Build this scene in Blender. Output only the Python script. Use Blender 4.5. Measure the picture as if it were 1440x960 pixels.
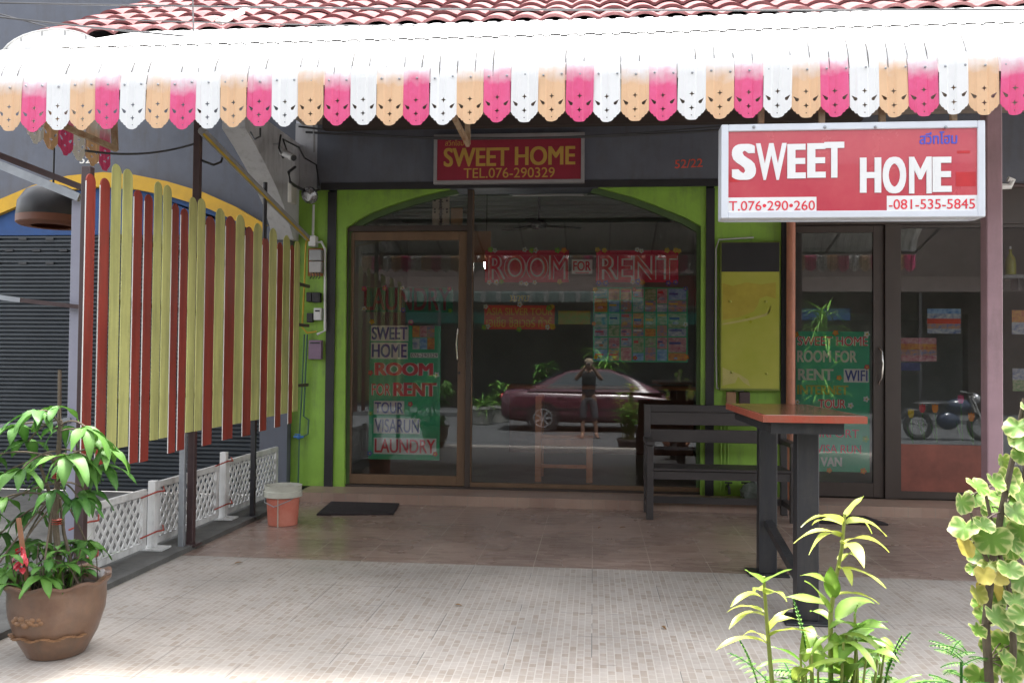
import bpy, bmesh, math, random
from mathutils import Vector, Matrix
from mathutils.geometry import delaunay_2d_cdt
random.seed(7)
R_ = math.radians
sc = bpy.context.scene
COL = sc.collection
for o in list(bpy.data.objects): bpy.data.objects.remove(o)

# ------------------------------------------------------------------ camera
FPX, CX, CY, EYE = 1200.0, 720.0, 480.0, 1.4      # focal length and centre in photo pixels (1440 x 960)
_dy = Vector((835 - CX, CY - 508, -FPX)).normalized()
_e = Vector((1, -.0095, 0)); _dx = (_e - _dy * _e.dot(_dy)).normalized(); _dz = _dx.cross(_dy)
W2C = Matrix((_dx, _dy, _dz)).transposed()         # world axes seen in camera space
C2W = W2C.transposed()
cam = bpy.data.cameras.new('camera'); cam_o = bpy.data.objects.new('camera', cam); COL.objects.link(cam_o)
cam.sensor_width = 36; cam.lens = 36 * FPX / 1440; cam.clip_start = .01; cam.clip_end = 500
cam_o.matrix_world = Matrix.Translation((0, 0, EYE)) @ C2W.to_4x4()
sc.camera = cam_o

# ------------------------------------------------------------------ light: bright overcast
SUN_EL = R_(68)
world = bpy.data.worlds.new('World'); sc.world = world; world.use_nodes = True
wn = world.node_tree.nodes; wl = world.node_tree.links
sky = wn.new('ShaderNodeTexSky'); sky.sky_type = 'NISHITA'; sky.sun_disc = False
sky.sun_elevation = SUN_EL; sky.dust_density = 4; sky.air_density = 1.0; sky.ozone_density = 1
hs = wn.new('ShaderNodeHueSaturation'); hs.inputs['Saturation'].default_value = .22
wl.new(sky.outputs[0], hs.inputs['Color']); wl.new(hs.outputs[0], wn['Background'].inputs[0])
wn['Background'].inputs[1].default_value = .15
sun = bpy.data.lights.new('sun', 'SUN'); sun.energy = 3.5; sun.angle = R_(9); sun.color = (1, .97, .92)
sun_o = bpy.data.objects.new('sun', sun); COL.objects.link(sun_o)
# sun stands high behind the building, so the forecourt lies in the awning's shade and the plants are lit from behind
az = R_(75)
sd = Vector((math.cos(az) * math.cos(SUN_EL), math.sin(az) * math.cos(SUN_EL), math.sin(SUN_EL)))
sun_o.rotation_euler = sd.to_track_quat('Z', 'Y').to_euler()
sky.sun_rotation = math.atan2(sd.x, sd.y)
sc.view_settings.view_transform = 'Standard'; sc.view_settings.look = 'None'
sc.view_settings.exposure = 2.2; sc.view_settings.gamma = 1; sc.view_settings.use_curve_mapping = False
sc.render.engine = 'CYCLES'; sc.cycles.use_denoising = True
sc.cycles.max_bounces = 10; sc.cycles.transparent_max_bounces = 16; sc.cycles.glossy_bounces = 4
sc.cycles.caustics_reflective = False; sc.cycles.caustics_refractive = False; sc.cycles.sample_clamp_indirect = 6

# ------------------------------------------------------------------ helpers
def at(px, py, X=None, Y=None, Z=None):
    """a pixel of the photograph -> the point of the world plane X=, Y= or Z= that it shows"""
    d = C2W @ Vector(((px - CX) / FPX, (CY - py) / FPX, -1))
    t = X / d.x if X is not None else Y / d.y if Y is not None else (Z - EYE) / d.z
    return Vector((0, 0, EYE)) + d * t
def rect(x0, y0, x1, y1, Y):
    xm, ym = (x0 + x1) / 2, (y0 + y1) / 2
    return at(x0, ym, Y=Y).x, at(x1, ym, Y=Y).x, at(xm, y1, Y=Y).z, at(xm, y0, Y=Y).z

MATS = {}
def mat(name, col, rough=.6, var=.15, scale=6, bump=0, metal=0, spec=.5, col2=None, stretch=None, detail=6, bscale=None, coat=0, dirt=0):
    if name in MATS: return MATS[name]
    m = bpy.data.materials.new(name); m.use_nodes = True; MATS[name] = m
    n, l = m.node_tree.nodes, m.node_tree.links; b = n['Principled BSDF']
    b.inputs['Roughness'].default_value = rough; b.inputs['Metallic'].default_value = metal
    b.inputs['Specular IOR Level'].default_value = spec
    b.inputs['Coat Weight'].default_value = coat
    tc = n.new('ShaderNodeTexCoord'); mp = n.new('ShaderNodeMapping'); l.new(tc.outputs['Object'], mp.inputs[0])
    if stretch: mp.inputs['Scale'].default_value = stretch
    nz = n.new('ShaderNodeTexNoise'); nz.inputs['Scale'].default_value = scale; nz.inputs['Detail'].default_value = detail; nz.inputs['Roughness'].default_value = .65
    l.new(mp.outputs[0], nz.inputs['Vector'])
    cr = n.new('ShaderNodeValToRGB'); cr.color_ramp.elements[0].position = .3; cr.color_ramp.elements[1].position = .72
    c2 = col2 or tuple(min(1, c * (1 + var)) for c in col)
    c1 = col if col2 else tuple(c * (1 - var) for c in col)
    cr.color_ramp.elements[0].color = (*c1, 1); cr.color_ramp.elements[1].color = (*c2, 1)
    l.new(nz.outputs[0], cr.inputs[0]); l.new(cr.outputs[0], b.inputs['Base Color'])
    if dirt:                               # runs and scuffs with shapes of their own
        m2 = n.new('ShaderNodeMapping'); m2.inputs['Scale'].default_value = (7, 7, .9); l.new(tc.outputs['Object'], m2.inputs[0])
        n3 = n.new('ShaderNodeTexNoise'); n3.inputs['Scale'].default_value = 1.6; n3.inputs['Detail'].default_value = 9; n3.inputs['Roughness'].default_value = .7; l.new(m2.outputs[0], n3.inputs['Vector'])
        n4 = n.new('ShaderNodeTexNoise'); n4.inputs['Scale'].default_value = 2.3; n4.inputs['Detail'].default_value = 8; n4.inputs['Roughness'].default_value = .75; l.new(tc.outputs['Object'], n4.inputs['Vector'])
        ml = n.new('ShaderNodeMath'); ml.operation = 'MULTIPLY'; l.new(n3.outputs[0], ml.inputs[0]); l.new(n4.outputs[0], ml.inputs[1])
        r3 = n.new('ShaderNodeMapRange'); r3.inputs[1].default_value = .24; r3.inputs[2].default_value = .42; r3.inputs[4].default_value = dirt; l.new(ml.outputs[0], r3.inputs[0])
        mx = n.new('ShaderNodeMix'); mx.data_type = 'RGBA'; mx.inputs[7].default_value = (.09, .08, .065, 1); l.new(r3.outputs[0], mx.inputs[0]); l.new(cr.outputs[0], mx.inputs[6]); l.new(mx.outputs[2], b.inputs['Base Color'])
    mr = n.new('ShaderNodeMapRange'); mr.inputs[3].default_value = max(.02, rough - .1); mr.inputs[4].default_value = min(1, rough + .12)
    l.new(nz.outputs[0], mr.inputs[0]); l.new(mr.outputs[0], b.inputs['Roughness'])
    if bump:
        bp = n.new('ShaderNodeBump'); bp.inputs['Strength'].default_value = bump; bp.inputs['Distance'].default_value = .01
        n2 = n.new('ShaderNodeTexNoise'); n2.inputs['Scale'].default_value = bscale or scale * 6; n2.inputs['Detail'].default_value = 4
        l.new(mp.outputs[0], n2.inputs['Vector']); l.new(n2.outputs[0], bp.inputs['Height']); l.new(bp.outputs[0], b.inputs['Normal'])
    return m

def glass_mat(name, tint=(.96, .97, .96), refl=1.6):
    m = bpy.data.materials.new(name); m.use_nodes = True
    n, l = m.node_tree.nodes, m.node_tree.links; n.clear()
    out = n.new('ShaderNodeOutputMaterial'); mx = n.new('ShaderNodeMixShader'); fr = n.new('ShaderNodeFresnel'); fr.inputs[0].default_value = refl
    tr = n.new('ShaderNodeBsdfTransparent'); tr.inputs[0].default_value = (*tint, 1)
    gl = n.new('ShaderNodeBsdfGlossy'); gl.inputs['Roughness'].default_value = .0; gl.inputs[0].default_value = (.95, .97, 1, 1)
    l.new(fr.outputs[0], mx.inputs[0]); l.new(tr.outputs[0], mx.inputs[1]); l.new(gl.outputs[0], mx.inputs[2]); l.new(mx.outputs[0], out.inputs[0])
    return m

def leaf_mat(name, c_mid, c_edge, trans=.3, rough=.45, noise=14, c_old=None):
    """colour from the vertex value 'edge' (0 midrib .. 1 rim) and 'age'"""
    m = bpy.data.materials.new(name); m.use_nodes = True
    n, l = m.node_tree.nodes, m.node_tree.links; b = n['Principled BSDF']; out = n['Material Output']
    b.inputs['Roughness'].default_value = rough; b.inputs['Specular IOR Level'].default_value = .4
    a = n.new('ShaderNodeAttribute'); a.attribute_name = 'edge'
    tc = n.new('ShaderNodeTexCoord'); nz = n.new('ShaderNodeTexNoise'); nz.inputs['Scale'].default_value = noise; nz.inputs['Detail'].default_value = 5
    l.new(tc.outputs['Object'], nz.inputs['Vector'])
    ad = n.new('ShaderNodeMath'); ad.operation = 'MULTIPLY_ADD'; ad.inputs[1].default_value = .9; l.new(nz.outputs[0], ad.inputs[0])
    sb = n.new('ShaderNodeMath'); sb.operation = 'SUBTRACT'; sb.inputs[1].default_value = .45; l.new(a.outputs['Fac'], sb.inputs[0]); l.new(sb.outputs[0], ad.inputs[2])
    cr = n.new('ShaderNodeValToRGB'); cr.color_ramp.elements[0].position = .25; cr.color_ramp.elements[1].position = .85
    cr.color_ramp.elements[0].color = (*c_mid, 1); cr.color_ramp.elements[1].color = (*c_edge, 1); l.new(ad.outputs[0], cr.inputs[0])
    src = cr.outputs[0]
    if c_old:
        ag = n.new('ShaderNodeAttribute'); ag.attribute_name = 'age'
        mx = n.new('ShaderNodeMix'); mx.data_type = 'RGBA'; mx.inputs[7].default_value = (*c_old, 1)
        l.new(ag.outputs['Fac'], mx.inputs[0]); l.new(src, mx.inputs[6]); src = mx.outputs[2]
    l.new(src, b.inputs['Base Color'])
    t = n.new('ShaderNodeBsdfTranslucent'); l.new(src, t.inputs[0])
    ms = n.new('ShaderNodeMixShader'); ms.inputs[0].default_value = trans
    l.new(b.outputs[0], ms.inputs[1]); l.new(t.outputs[0], ms.inputs[2]); l.new(ms.outputs[0], out.inputs[0])
    return m

ORG = {}
def link(o): COL.objects.link(o); return o
def thing(name, label, cat, loc=(0, 0, 0), group=None, rotz=0):
    o = link(bpy.data.objects.new(name, None)); o.location = loc; o.rotation_euler.z = rotz; o.empty_display_size = .05
    o['label'] = label; o['category'] = cat
    if group: o['group'] = group
    ORG[o.name] = Vector(loc); return o
def tag(o, label, cat, group=None):
    o['label'] = label; o['category'] = cat
    if group: o['group'] = group
    return o
def struct(o): o['kind'] = 'structure'; return o
def plabel(o, s): o['label'] = s; return o

class MB:
    def __init__(s): s.v = []; s.f = []; s.edge = []; s.age = []
    def add(s, vs, fs, edge=None, age=0):
        k = len(s.v); s.v += [tuple(v) for v in vs]; s.f += [tuple(i + k for i in f) for f in fs]
        s.edge += list(edge) if edge else [0] * len(vs); s.age += [age] * len(vs); return s
    def box(s, x0, x1, y0, y1, z0, z1):
        x0, x1 = sorted((x0, x1)); y0, y1 = sorted((y0, y1)); z0, z1 = sorted((z0, z1))
        return s.add([(x0,y0,z0),(x1,y0,z0),(x1,y1,z0),(x0,y1,z0),(x0,y0,z1),(x1,y0,z1),(x1,y1,z1),(x0,y1,z1)],
                     [(0,3,2,1),(4,5,6,7),(0,1,5,4),(1,2,6,5),(2,3,7,6),(3,0,4,7)])
    def bar(s, a, b, w, h, up=(0, 0, 1)):
        a, b = Vector(a), Vector(b); d = (b - a).normalized(); u = Vector(up)
        if abs(d.dot(u)) > .98: u = Vector((0, 1, 0))
        r = d.cross(u).normalized(); u = r.cross(d)
        q = [r * sx * w / 2 + u * sz * h / 2 for sx, sz in ((-1,-1),(1,-1),(1,1),(-1,1))]
        return s.add([a + p for p in q] + [b + p for p in q], [(3,2,1,0),(4,5,6,7),(0,1,5,4),(1,2,6,5),(2,3,7,6),(3,0,4,7)])
    def tube(s, pts, r, n=8, caps=True):
        pts = [Vector(p) for p in pts]; rs = r if isinstance(r, (list, tuple)) else [r] * len(pts)
        vs = []; fs = []; prev = None
        for i, p in enumerate(pts):
            d = (pts[min(i + 1, len(pts) - 1)] - pts[max(i - 1, 0)])
            d = d.normalized() if d.length > 1e-9 else Vector((0, 0, 1))
            if prev is None:
                u = Vector((0, 0, 1)) if abs(d.z) < .9 else Vector((1, 0, 0))
            else: u = prev
            a = d.cross(u)
            if a.length < 1e-6: a = d.orthogonal()
            a.normalize(); b = a.cross(d); prev = b
            for k in range(n):
                t = 2 * math.pi * k / n; vs.append(p + (a * math.cos(t) + b * math.sin(t)) * rs[i])
        for i in range(len(pts) - 1):
            for k in range(n): fs.append((i*n+k, i*n+(k+1) % n, (i+1)*n+(k+1) % n, (i+1)*n+k))
        if caps: fs += [tuple(range(n-1, -1, -1)), tuple(range((len(pts)-1)*n, len(pts)*n))]
        return s.add(vs, fs)
    def lathe(s, prof, c=(0, 0, 0), n=32, wob=None, caps=True):
        vs = []; fs = []
        for i, (r, z) in enumerate(prof):
            for k in range(n):
                t = 2 * math.pi * k / n; rr, zz = (r, z) if not wob else wob(r, z, t, i)
                vs.append((c[0] + rr * math.cos(t), c[1] + rr * math.sin(t), c[2] + zz))
        for i in range(len(prof) - 1):
            for k in range(n): fs.append((i*n+k, i*n+(k+1) % n, (i+1)*n+(k+1) % n, (i+1)*n+k))
        if caps: fs += [tuple(range(n-1, -1, -1)), tuple(range((len(prof)-1)*n, len(prof)*n))]
        return s.add(vs, fs)
    def prism(s, poly, axis, a0, a1):
        """poly of 2-D points, extruded along axis ('x': (y,z), 'y': (x,z), 'z': (x,y))"""
        mk = {'x': lambda p, a: (a, p[0], p[1]), 'y': lambda p, a: (p[0], a, p[1]), 'z': lambda p, a: (p[0], p[1], a)}[axis]
        n = len(poly)
        return s.add([mk(p, a0) for p in poly] + [mk(p, a1) for p in poly],
                     [tuple(range(n)), tuple(range(2*n-1, n-1, -1))] + [(i, n+i, n+(i+1) % n, (i+1) % n) for i in range(n)])
    def ball(s, c, r, n=12, m=8, sq=(1, 1, 1)):
        vs = [(c[0] + r*sq[0]*math.sin(math.pi*j/m)*math.cos(2*math.pi*k/n), c[1] + r*sq[1]*math.sin(math.pi*j/m)*math.sin(2*math.pi*k/n), c[2] + r*sq[2]*math.cos(math.pi*j/m)) for j in range(m+1) for k in range(n)]
        return s.add(vs, [(j*n+k, (j+1)*n+k, (j+1)*n+(k+1) % n, j*n+(k+1) % n) for j in range(m) for k in range(n)])
    def build(s, name, m, parent=None, smooth=False, bevel=0, fix=True, attrs=False):
        me = bpy.data.meshes.new(name)
        off = Vector((0, 0, 0)); p = parent
        if parent is not None: off = ORG.get(parent.name, Vector((0, 0, 0)))
        me.from_pydata([Vector(v) - off for v in s.v], [], s.f)
        if attrs:
            for nm, dat in (('edge', s.edge), ('age', s.age)):
                at_ = me.attributes.new(nm, 'FLOAT', 'POINT'); at_.data.foreach_set('value', dat)
        if fix or bevel:
            bm = bmesh.new(); bm.from_mesh(me)
            bmesh.ops.remove_doubles(bm, verts=bm.verts, dist=1e-6) if not attrs else None
            if bevel:
                es = [e for e in bm.edges if len(e.link_faces) == 2 and e.calc_face_angle(0) > .6]
                bmesh.ops.bevel(bm, geom=es, offset=bevel, segments=1, affect='EDGES', clamp_overlap=True)
            bmesh.ops.recalc_face_normals(bm, faces=bm.faces); bm.to_mesh(me); bm.free()
        if smooth:
            me.polygons.foreach_set('use_smooth', [True] * len(me.polygons))
            try: me.set_sharp_from_angle(angle=R_(40))
            except Exception: pass
        me.materials.append(m)
        o = link(bpy.data.objects.new(name, me))
        if parent is not None: o.parent = parent; ORG[o.name] = off
        return o

def pbox(x0, y0, x1, y1, Yf, depth, mb=None):
    a, b, c, d = rect(x0, y0, x1, y1, Yf); return (mb or MB()).box(a, b, Yf, Yf + depth, c, d)

def text_mesh(s, res=5):
    """glyph outlines filled by the non-zero rule, so overlapping contours give one clean face set"""
    c = bpy.data.curves.new('lettering', 'FONT'); c.body = s
    o = bpy.data.objects.new('lettering_src', c); COL.objects.link(o); dg = bpy.context.evaluated_depsgraph_get()
    cu = o.evaluated_get(dg).to_curve(dg); loops = []
    for sp in cu.splines:
        pts = []; bp = sp.bezier_points; n = len(bp)
        if n:
            for i in range(n):
                p, q = bp[i], bp[(i + 1) % n]; A, B, C, D = p.co, p.handle_right, q.handle_left, q.co
                straight = (B - A).cross(D - A).length < 1e-5 and (C - A).cross(D - A).length < 1e-5
                for k in range(1 if straight else res):
                    t = k / res; v = A*(1-t)**3 + B*3*t*(1-t)**2 + C*3*t*t*(1-t) + D*t**3; pts.append((round(v.x, 5), round(v.y, 5)))
        else: pts = [(round(p.co.x, 5), round(p.co.y, 5)) for p in sp.points]
        cl = [p for i, p in enumerate(pts) if p != pts[i - 1]]
        if len(cl) > 2: loops.append(cl)
    o.to_curve_clear(); bpy.data.objects.remove(o); bpy.data.curves.remove(c)
    V = []; Ed = []
    for l in loops:
        k = len(V); V += [Vector(p) for p in l]; Ed += [(k + i, k + (i + 1) % len(l)) for i in range(len(l))]
    cv, ce, cf = delaunay_2d_cdt(V, Ed, [], 0, 1e-6)[:3]
    keep = []
    for f in cf:
        px, py = sum(cv[i].x for i in f) / len(f), sum(cv[i].y for i in f) / len(f); w = 0
        for l in loops:
            for i in range(len(l)):
                (x1, y1), (x2, y2) = l[i - 1], l[i]
                if (y1 > py) != (y2 > py) and px < (x2 - x1) * (py - y1) / (y2 - y1) + x1: w += 1 if y2 > y1 else -1
        if w: keep.append(tuple(f))
    used = sorted({i for f in keep for i in f}); mp = {i: k for k, i in enumerate(used)}
    me = bpy.data.meshes.new('lettering'); me.from_pydata([(cv[i].x, cv[i].y, 0) for i in used], [], [tuple(mp[i] for i in f) for f in keep])
    return me
def lettering(s, box, Y, m, parent, bold=.02, wob=0, thick=.0015, grow=0, name='lettering', tilt=0):
    """writing fitted to a pixel box of the photograph on the plane Y, standing off it by thick, facing the street"""
    me = text_mesh(s); x0, x1, z0, z1 = rect(*box, Y); ex = bold
    x0 -= grow; x1 += grow; z0 -= grow; z1 += grow
    vx = [v.co.x for v in me.vertices]; vy = [v.co.y for v in me.vertices]
    a, b, c, d = min(vx), max(vx), min(vy), max(vy); off = ORG[parent.name]
    for v in me.vertices:
        u, w = (v.co.x - a) / (b - a), (v.co.y - c) / (d - c)
        v.co = Vector((x0 + u * (x1 - x0), Y, z0 + w * (z1 - z0) + tilt * (u - .5))) - off
    bm = bmesh.new(); bm.from_mesh(me); src = bm.faces[:]
    if ex > 0:                             # heavier strokes: the letter laid over itself, shifted by a stroke fraction
        dx = ex * (x1 - x0) / (b - a); dz = ex * (z1 - z0) / (d - c); ns = 5 if ex < .015 else 13; sh_ = [(-1 + 2 * k / (ns - 1), w) for k in range(ns) for w in (-.3, .3)]
        for v in bm.verts:
            v.co.x = x0 - off.x + dx + (v.co.x - x0 + off.x) * (1 - 2 * dx / (x1 - x0)); v.co.z = z0 - off.z + dz + (v.co.z - z0 + off.z) * (1 - 2 * dz / (z1 - z0))
        for i, (p, q) in enumerate(sh_):
            g = bmesh.ops.duplicate(bm, geom=src); bmesh.ops.translate(bm, verts=[e for e in g['geom'] if isinstance(e, bmesh.types.BMVert)], vec=(p * dx, -.00003 * (i + 1), q * dz))
    bmesh.ops.recalc_face_normals(bm, faces=bm.faces)
    r = bmesh.ops.extrude_face_region(bm, geom=bm.faces[:])
    bmesh.ops.translate(bm, verts=[g for g in r['geom'] if isinstance(g, bmesh.types.BMVert)], vec=(0, -thick, 0))
    bmesh.ops.recalc_face_normals(bm, faces=bm.faces)
    bm.to_mesh(me); bm.free(); me.name = name; me.materials.clear(); me.materials.append(m); me.polygons.foreach_set('use_smooth', [False] * len(me.polygons))
    o = link(bpy.data.objects.new(name, me)); o.parent = parent; ORG[o.name] = off
    return o
def flower(px, py, r, Y, petal, core, parent, n=5):
    c = at(px, py, Y=Y); mb = MB(); pts = []
    t0 = random.random()
    for k in range(n * 6):
        t = 2 * math.pi * k / (n * 6); rr = r * (.62 + .38 * abs(math.cos(n * t / 2 + t0)))
        pts.append((c.x + rr * math.cos(t), c.z + rr * math.sin(t)))
    mb.prism(pts, 'y', Y, Y - .003)
    f = mb.build('flower_sticker', petal, parent)
    k = MB().prism([(c.x + r*.3*math.cos(t*math.pi/4), c.z + r*.3*math.sin(t*math.pi/4)) for t in range(8)], 'y', Y - .003, Y - .005)
    k.build('flower_centre', core, f)
    return f

# ------------------------------------------------------------------ materials
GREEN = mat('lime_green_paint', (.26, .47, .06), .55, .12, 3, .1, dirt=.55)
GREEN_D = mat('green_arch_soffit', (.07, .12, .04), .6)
GREYC = mat('pale_grey_render', (.5, .5, .52), .8, .1, 3, .15, dirt=.5)
CHAR = mat('charcoal_steel', (.022, .021, .024), .45, .2)
HEADER = mat('slate_blue_render', (.12, .13, .16), .75, .14, 2.5, .15, dirt=.5)
BROWN_AL = mat('bronze_aluminium', (.052, .038, .031), .4, .15, 4, metal=.0, stretch=(1, 1, .2))
BROWN_LT = mat('worn_bronze_aluminium', (.15, .09, .05), .42, .2, 5, stretch=(1, 1, .2))
WHITE = mat('white_enamel', (.8, .8, .79), .4, .04)
CREAM = mat('white_card', (.8, .78, .74), .7, .05)
RED = mat('sign_red', (.48, .025, .045), .35, .08, 2)
MAROON = mat('sign_maroon', (.3, .022, .045), .5, .1)
GOLD = mat('sign_gold', (.55, .34, .07), .5, .1)
REDL = mat('red_lettering', (.7, .03, .05), .5, .12)
BLUEL = mat('navy_lettering', (.04, .06, .28), .5, .1)
BLUES = mat('blue_sticker', (.06, .09, .55), .5, .1)
PGREEN = mat('green_poster_card', (.03, .42, .19), .5, .1, 3)
ORANGEP = mat('orange_poster_card', (.72, .075, .03), .5, .1)
YEL = mat('yellow_card', (.78, .5, .06), .5, .1)
STEEL = mat('galvanised_steel', (.33, .35, .37), .4, .2, 9, metal=.6)
CHROME = mat('brushed_steel', (.7, .68, .64), .22, .05, metal=1)
RUST = mat('rusty_steel', (.42, .33, .22), .8, .2, 14, .3, col2=(.2, .08, .03))
BLACK = mat('black_plastic', (.018, .018, .02), .4, .2)
BLACKW = mat('black_painted_wood', (.02, .021, .025), .42, .3, 7, .2, stretch=(1, 1, .2), dirt=.35)
DKBROWN = mat('dark_brown_pipe', (.06, .035, .035), .45, .2)
GREY = mat('grey_plastic', (.3, .3, .3), .5, .12)
PVC = mat('white_pvc', (.62, .62, .6), .45, .06)

# ------------------------------------------------------------------ ground, street, terrace
def tile_mat(name, cols, mortar, bw, rh, rot, msize, big, bigdark, rough, spec=.5):
    m = bpy.data.materials.new(name); m.use_nodes = True; n, l = m.node_tree.nodes, m.node_tree.links; b = n['Principled BSDF']
    tc = n.new('ShaderNodeTexCoord'); mp = n.new('ShaderNodeMapping'); mp.inputs['Rotation'].default_value = (0, 0, rot); l.new(tc.outputs['Object'], mp.inputs[0])
    br = n.new('ShaderNodeTexBrick'); br.inputs['Scale'].default_value = 1; br.inputs['Brick Width'].default_value = bw; br.inputs['Row Height'].default_value = rh
    br.inputs['Mortar Size'].default_value = msize; br.inputs['Color1'].default_value = (0, 0, 0, 1); br.inputs['Color2'].default_value = (1, 1, 1, 1); br.inputs['Mortar'].default_value = (.5, .5, .5, 1)
    br.offset = .5; br.squash = 1.6; br.squash_frequency = 3; l.new(mp.outputs[0], br.inputs['Vector'])
    wn_ = n.new('ShaderNodeTexNoise'); wn_.inputs['Scale'].default_value = 11; wn_.inputs['Detail'].default_value = 2; l.new(mp.outputs[0], wn_.inputs['Vector'])
    mm = n.new('ShaderNodeMix'); mm.data_type = 'RGBA'; mm.inputs[0].default_value = .45; l.new(br.outputs['Color'], mm.inputs[6]); l.new(wn_.outputs[0], mm.inputs[7])
    cr = n.new('ShaderNodeValToRGB'); e = cr.color_ramp.elements
    e[0].position = .1; e[0].color = (*cols[0], 1); e[1].position = .9; e[1].color = (*cols[-1], 1)
    for i, c in enumerate(cols[1:-1]): x = e.new(.1 + .8 * (i + 1) / (len(cols) - 1)); x.color = (*c, 1)
    l.new(mm.outputs[2], cr.inputs[0])
    m2 = n.new('ShaderNodeMix'); m2.data_type = 'RGBA'; l.new(br.outputs['Fac'], m2.inputs[0]); l.new(cr.outputs[0], m2.inputs[6]); m2.inputs[7].default_value = (*mortar, 1)
    bb = n.new('ShaderNodeTexBrick'); bb.offset = 0; bb.inputs['Scale'].default_value = 1; bb.inputs['Brick Width'].default_value = big; bb.inputs['Row Height'].default_value = big
    bb.inputs['Mortar Size'].default_value = .0022 if bigdark[0] < .3 else .0036; l.new(tc.outputs['Object'], bb.inputs['Vector'])
    gap = n.new('ShaderNodeTexNoise'); gap.inputs['Scale'].default_value = 2.2; gap.inputs['Detail'].default_value = 1; l.new(tc.outputs['Object'], gap.inputs['Vector'])
    gt = n.new('ShaderNodeMath'); gt.operation = 'GREATER_THAN'; gt.inputs[1].default_value = .5 if bigdark[0] < .3 else .4; l.new(gap.outputs[0], gt.inputs[0])
    gm = n.new('ShaderNodeMath'); gm.operation = 'MULTIPLY'; l.new(gt.outputs[0], gm.inputs[0]); l.new(bb.outputs['Fac'], gm.inputs[1])
    m3 = n.new('ShaderNodeMix'); m3.data_type = 'RGBA'; l.new(gm.outputs[0], m3.inputs[0]); l.new(m2.outputs[2], m3.inputs[6]); m3.inputs[7].default_value = (*bigdark, 1)
    # broad stains and dust
    st = n.new('ShaderNodeTexNoise'); st.inputs['Scale'].default_value = 1.3; st.inputs['Detail'].default_value = 6; l.new(tc.outputs['Object'], st.inputs['Vector'])
    sr = n.new('ShaderNodeMapRange'); sr.inputs[1].default_value = .3; sr.inputs[2].default_value = .7; sr.inputs[3].default_value = .74; sr.inputs[4].default_value = 1.08; l.new(st.outputs[0], sr.inputs[0])
    m4 = n.new('ShaderNodeMix'); m4.data_type = 'RGBA'; m4.blend_type = 'MULTIPLY'; m4.inputs[0].default_value = 1; l.new(m3.outputs[2], m4.inputs[6]); l.new(sr.outputs[0], m4.inputs[7])
    l.new(m4.outputs[2], b.inputs['Base Color'])
    rr = n.new('ShaderNodeMapRange'); rr.inputs[3].default_value = rough - .08; rr.inputs[4].default_value = rough + .15; l.new(st.outputs[0], rr.inputs[0]); l.new(rr.outputs[0], b.inputs['Roughness'])
    b.inputs['Specular IOR Level'].default_value = spec
    bp = n.new('ShaderNodeBump'); bp.inputs['Strength'].default_value = .25; bp.inputs['Distance'].default_value = .002; bp.invert = True
    l.new(br.outputs['Fac'], bp.inputs['Height']); l.new(bp.outputs[0], b.inputs['Normal'])
    return m
T_OUT = tile_mat('pale_mosaic_tile', [(.32, .265, .215), (.4, .35, .305), (.44, .4, .36), (.37, .31, .255)], (.5, .465, .42), .052, .036, R_(90), .0028, .4, (.2, .19, .18), .45)
T_IN = tile_mat('brown_mosaic_tile', [(.22, .145, .112), (.31, .215, .172), (.38, .28, .232), (.255, .172, .13)], (.36, .28, .23), .11, .03, 0, .0016, .4, (.46, .38, .32), .24)
T_STEP = tile_mat('pink_step_tile', [(.33, .21, .16), (.38, .27, .21), (.3, .19, .15)], (.3, .22, .18), .24, .2, 0, .002, .24, (.3, .25, .2), .4)
ASPH = mat('asphalt', (.075, .077, .08), .85, .2, 1.2, .5, bscale=90)
CONC = mat('weathered_concrete', (.24, .235, .22), .9, .2, 2.5, .4, col2=(.33, .32, .31))
DKCONC = mat('mossy_dark_concrete', (.11, .108, .1), .9, .35, 5, .5)

struct(MB().box(-160, 160, -160, 160, -.9, -.19).build('ground', CONC))
struct(MB().box(-60, 60, -6.2, 3.3, -.3, -.18).build('street', ASPH))
struct(MB().box(-60, 60, -9.0, -6.2, -.3, -.06).build('pavement', ASPH))
YB = 5.83
struct(MB().box(-2.9, 6.5, 3.3, YB, -.4, 0).build('terrace', T_OUT))
struct(MB().box(-2.9, 6.5, YB, 8.17, -.4, 0).build('terrace', T_IN))
struct(MB().box(-3.45, -2.9, 3.3, 8.6, -.4, .035).build('kerb', DKCONC))
struct(MB().box(-9, -3.45, 3.3, 8.6, -.4, -.02).build('terrace', DKCONC))
struct(MB().box(-2.9, 6.5, 8.17, 8.64, -.3, .09).build('step', T_STEP))

# ------------------------------------------------------------------ the shophouse
YF = 8.6       # wall face
YG = 8.68      # glass
SH = thing('shophouse', 'lime green shopfront with arched glazing under a slate blue header beam', 'building', (-.7, 8.6, 0))
def bpart(mb, name, m, parent=None, **k): return mb.build(name, m, parent or SH, **k)
hx0, hx1, hz0, hz1 = rect(446, 172, 1130, 262, 8.5)
bpart(MB().box(hx0, 2.1, 8.5, 8.9, at(720, 262, Y=8.5).z, 3.85), 'header_beam', HEADER)
bpart(MB().box(hx0 + .05, 2.05, 8.485, 8.5, at(720, 262, Y=8.5).z - .02, at(720, 255, Y=8.5).z), 'beam_trim', CHAR)
ztop = at(720, 262, Y=8.5).z
def X(px, py=480, Y=YF): return at(px, py, Y=Y).x
def Z(py, px=720, Y=YF): return at(px, py, Y=Y).z
bpart(MB().box(X(411), X(459), YF, 8.9, .09, ztop), 'pilaster', GREEN)
bpart(MB().box(X(1004), X(1098), YF, 8.9, .09, ztop), 'pilaster', GREEN)
bpart(MB().box(X(459), X(471), YF - .02, 8.75, .09, ztop - .021), 'guide_rail', CHAR)
bpart(MB().box(X(992), X(1004), YF - .02, 8.75, .09, ztop - .021), 'guide_rail', CHAR)
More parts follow.
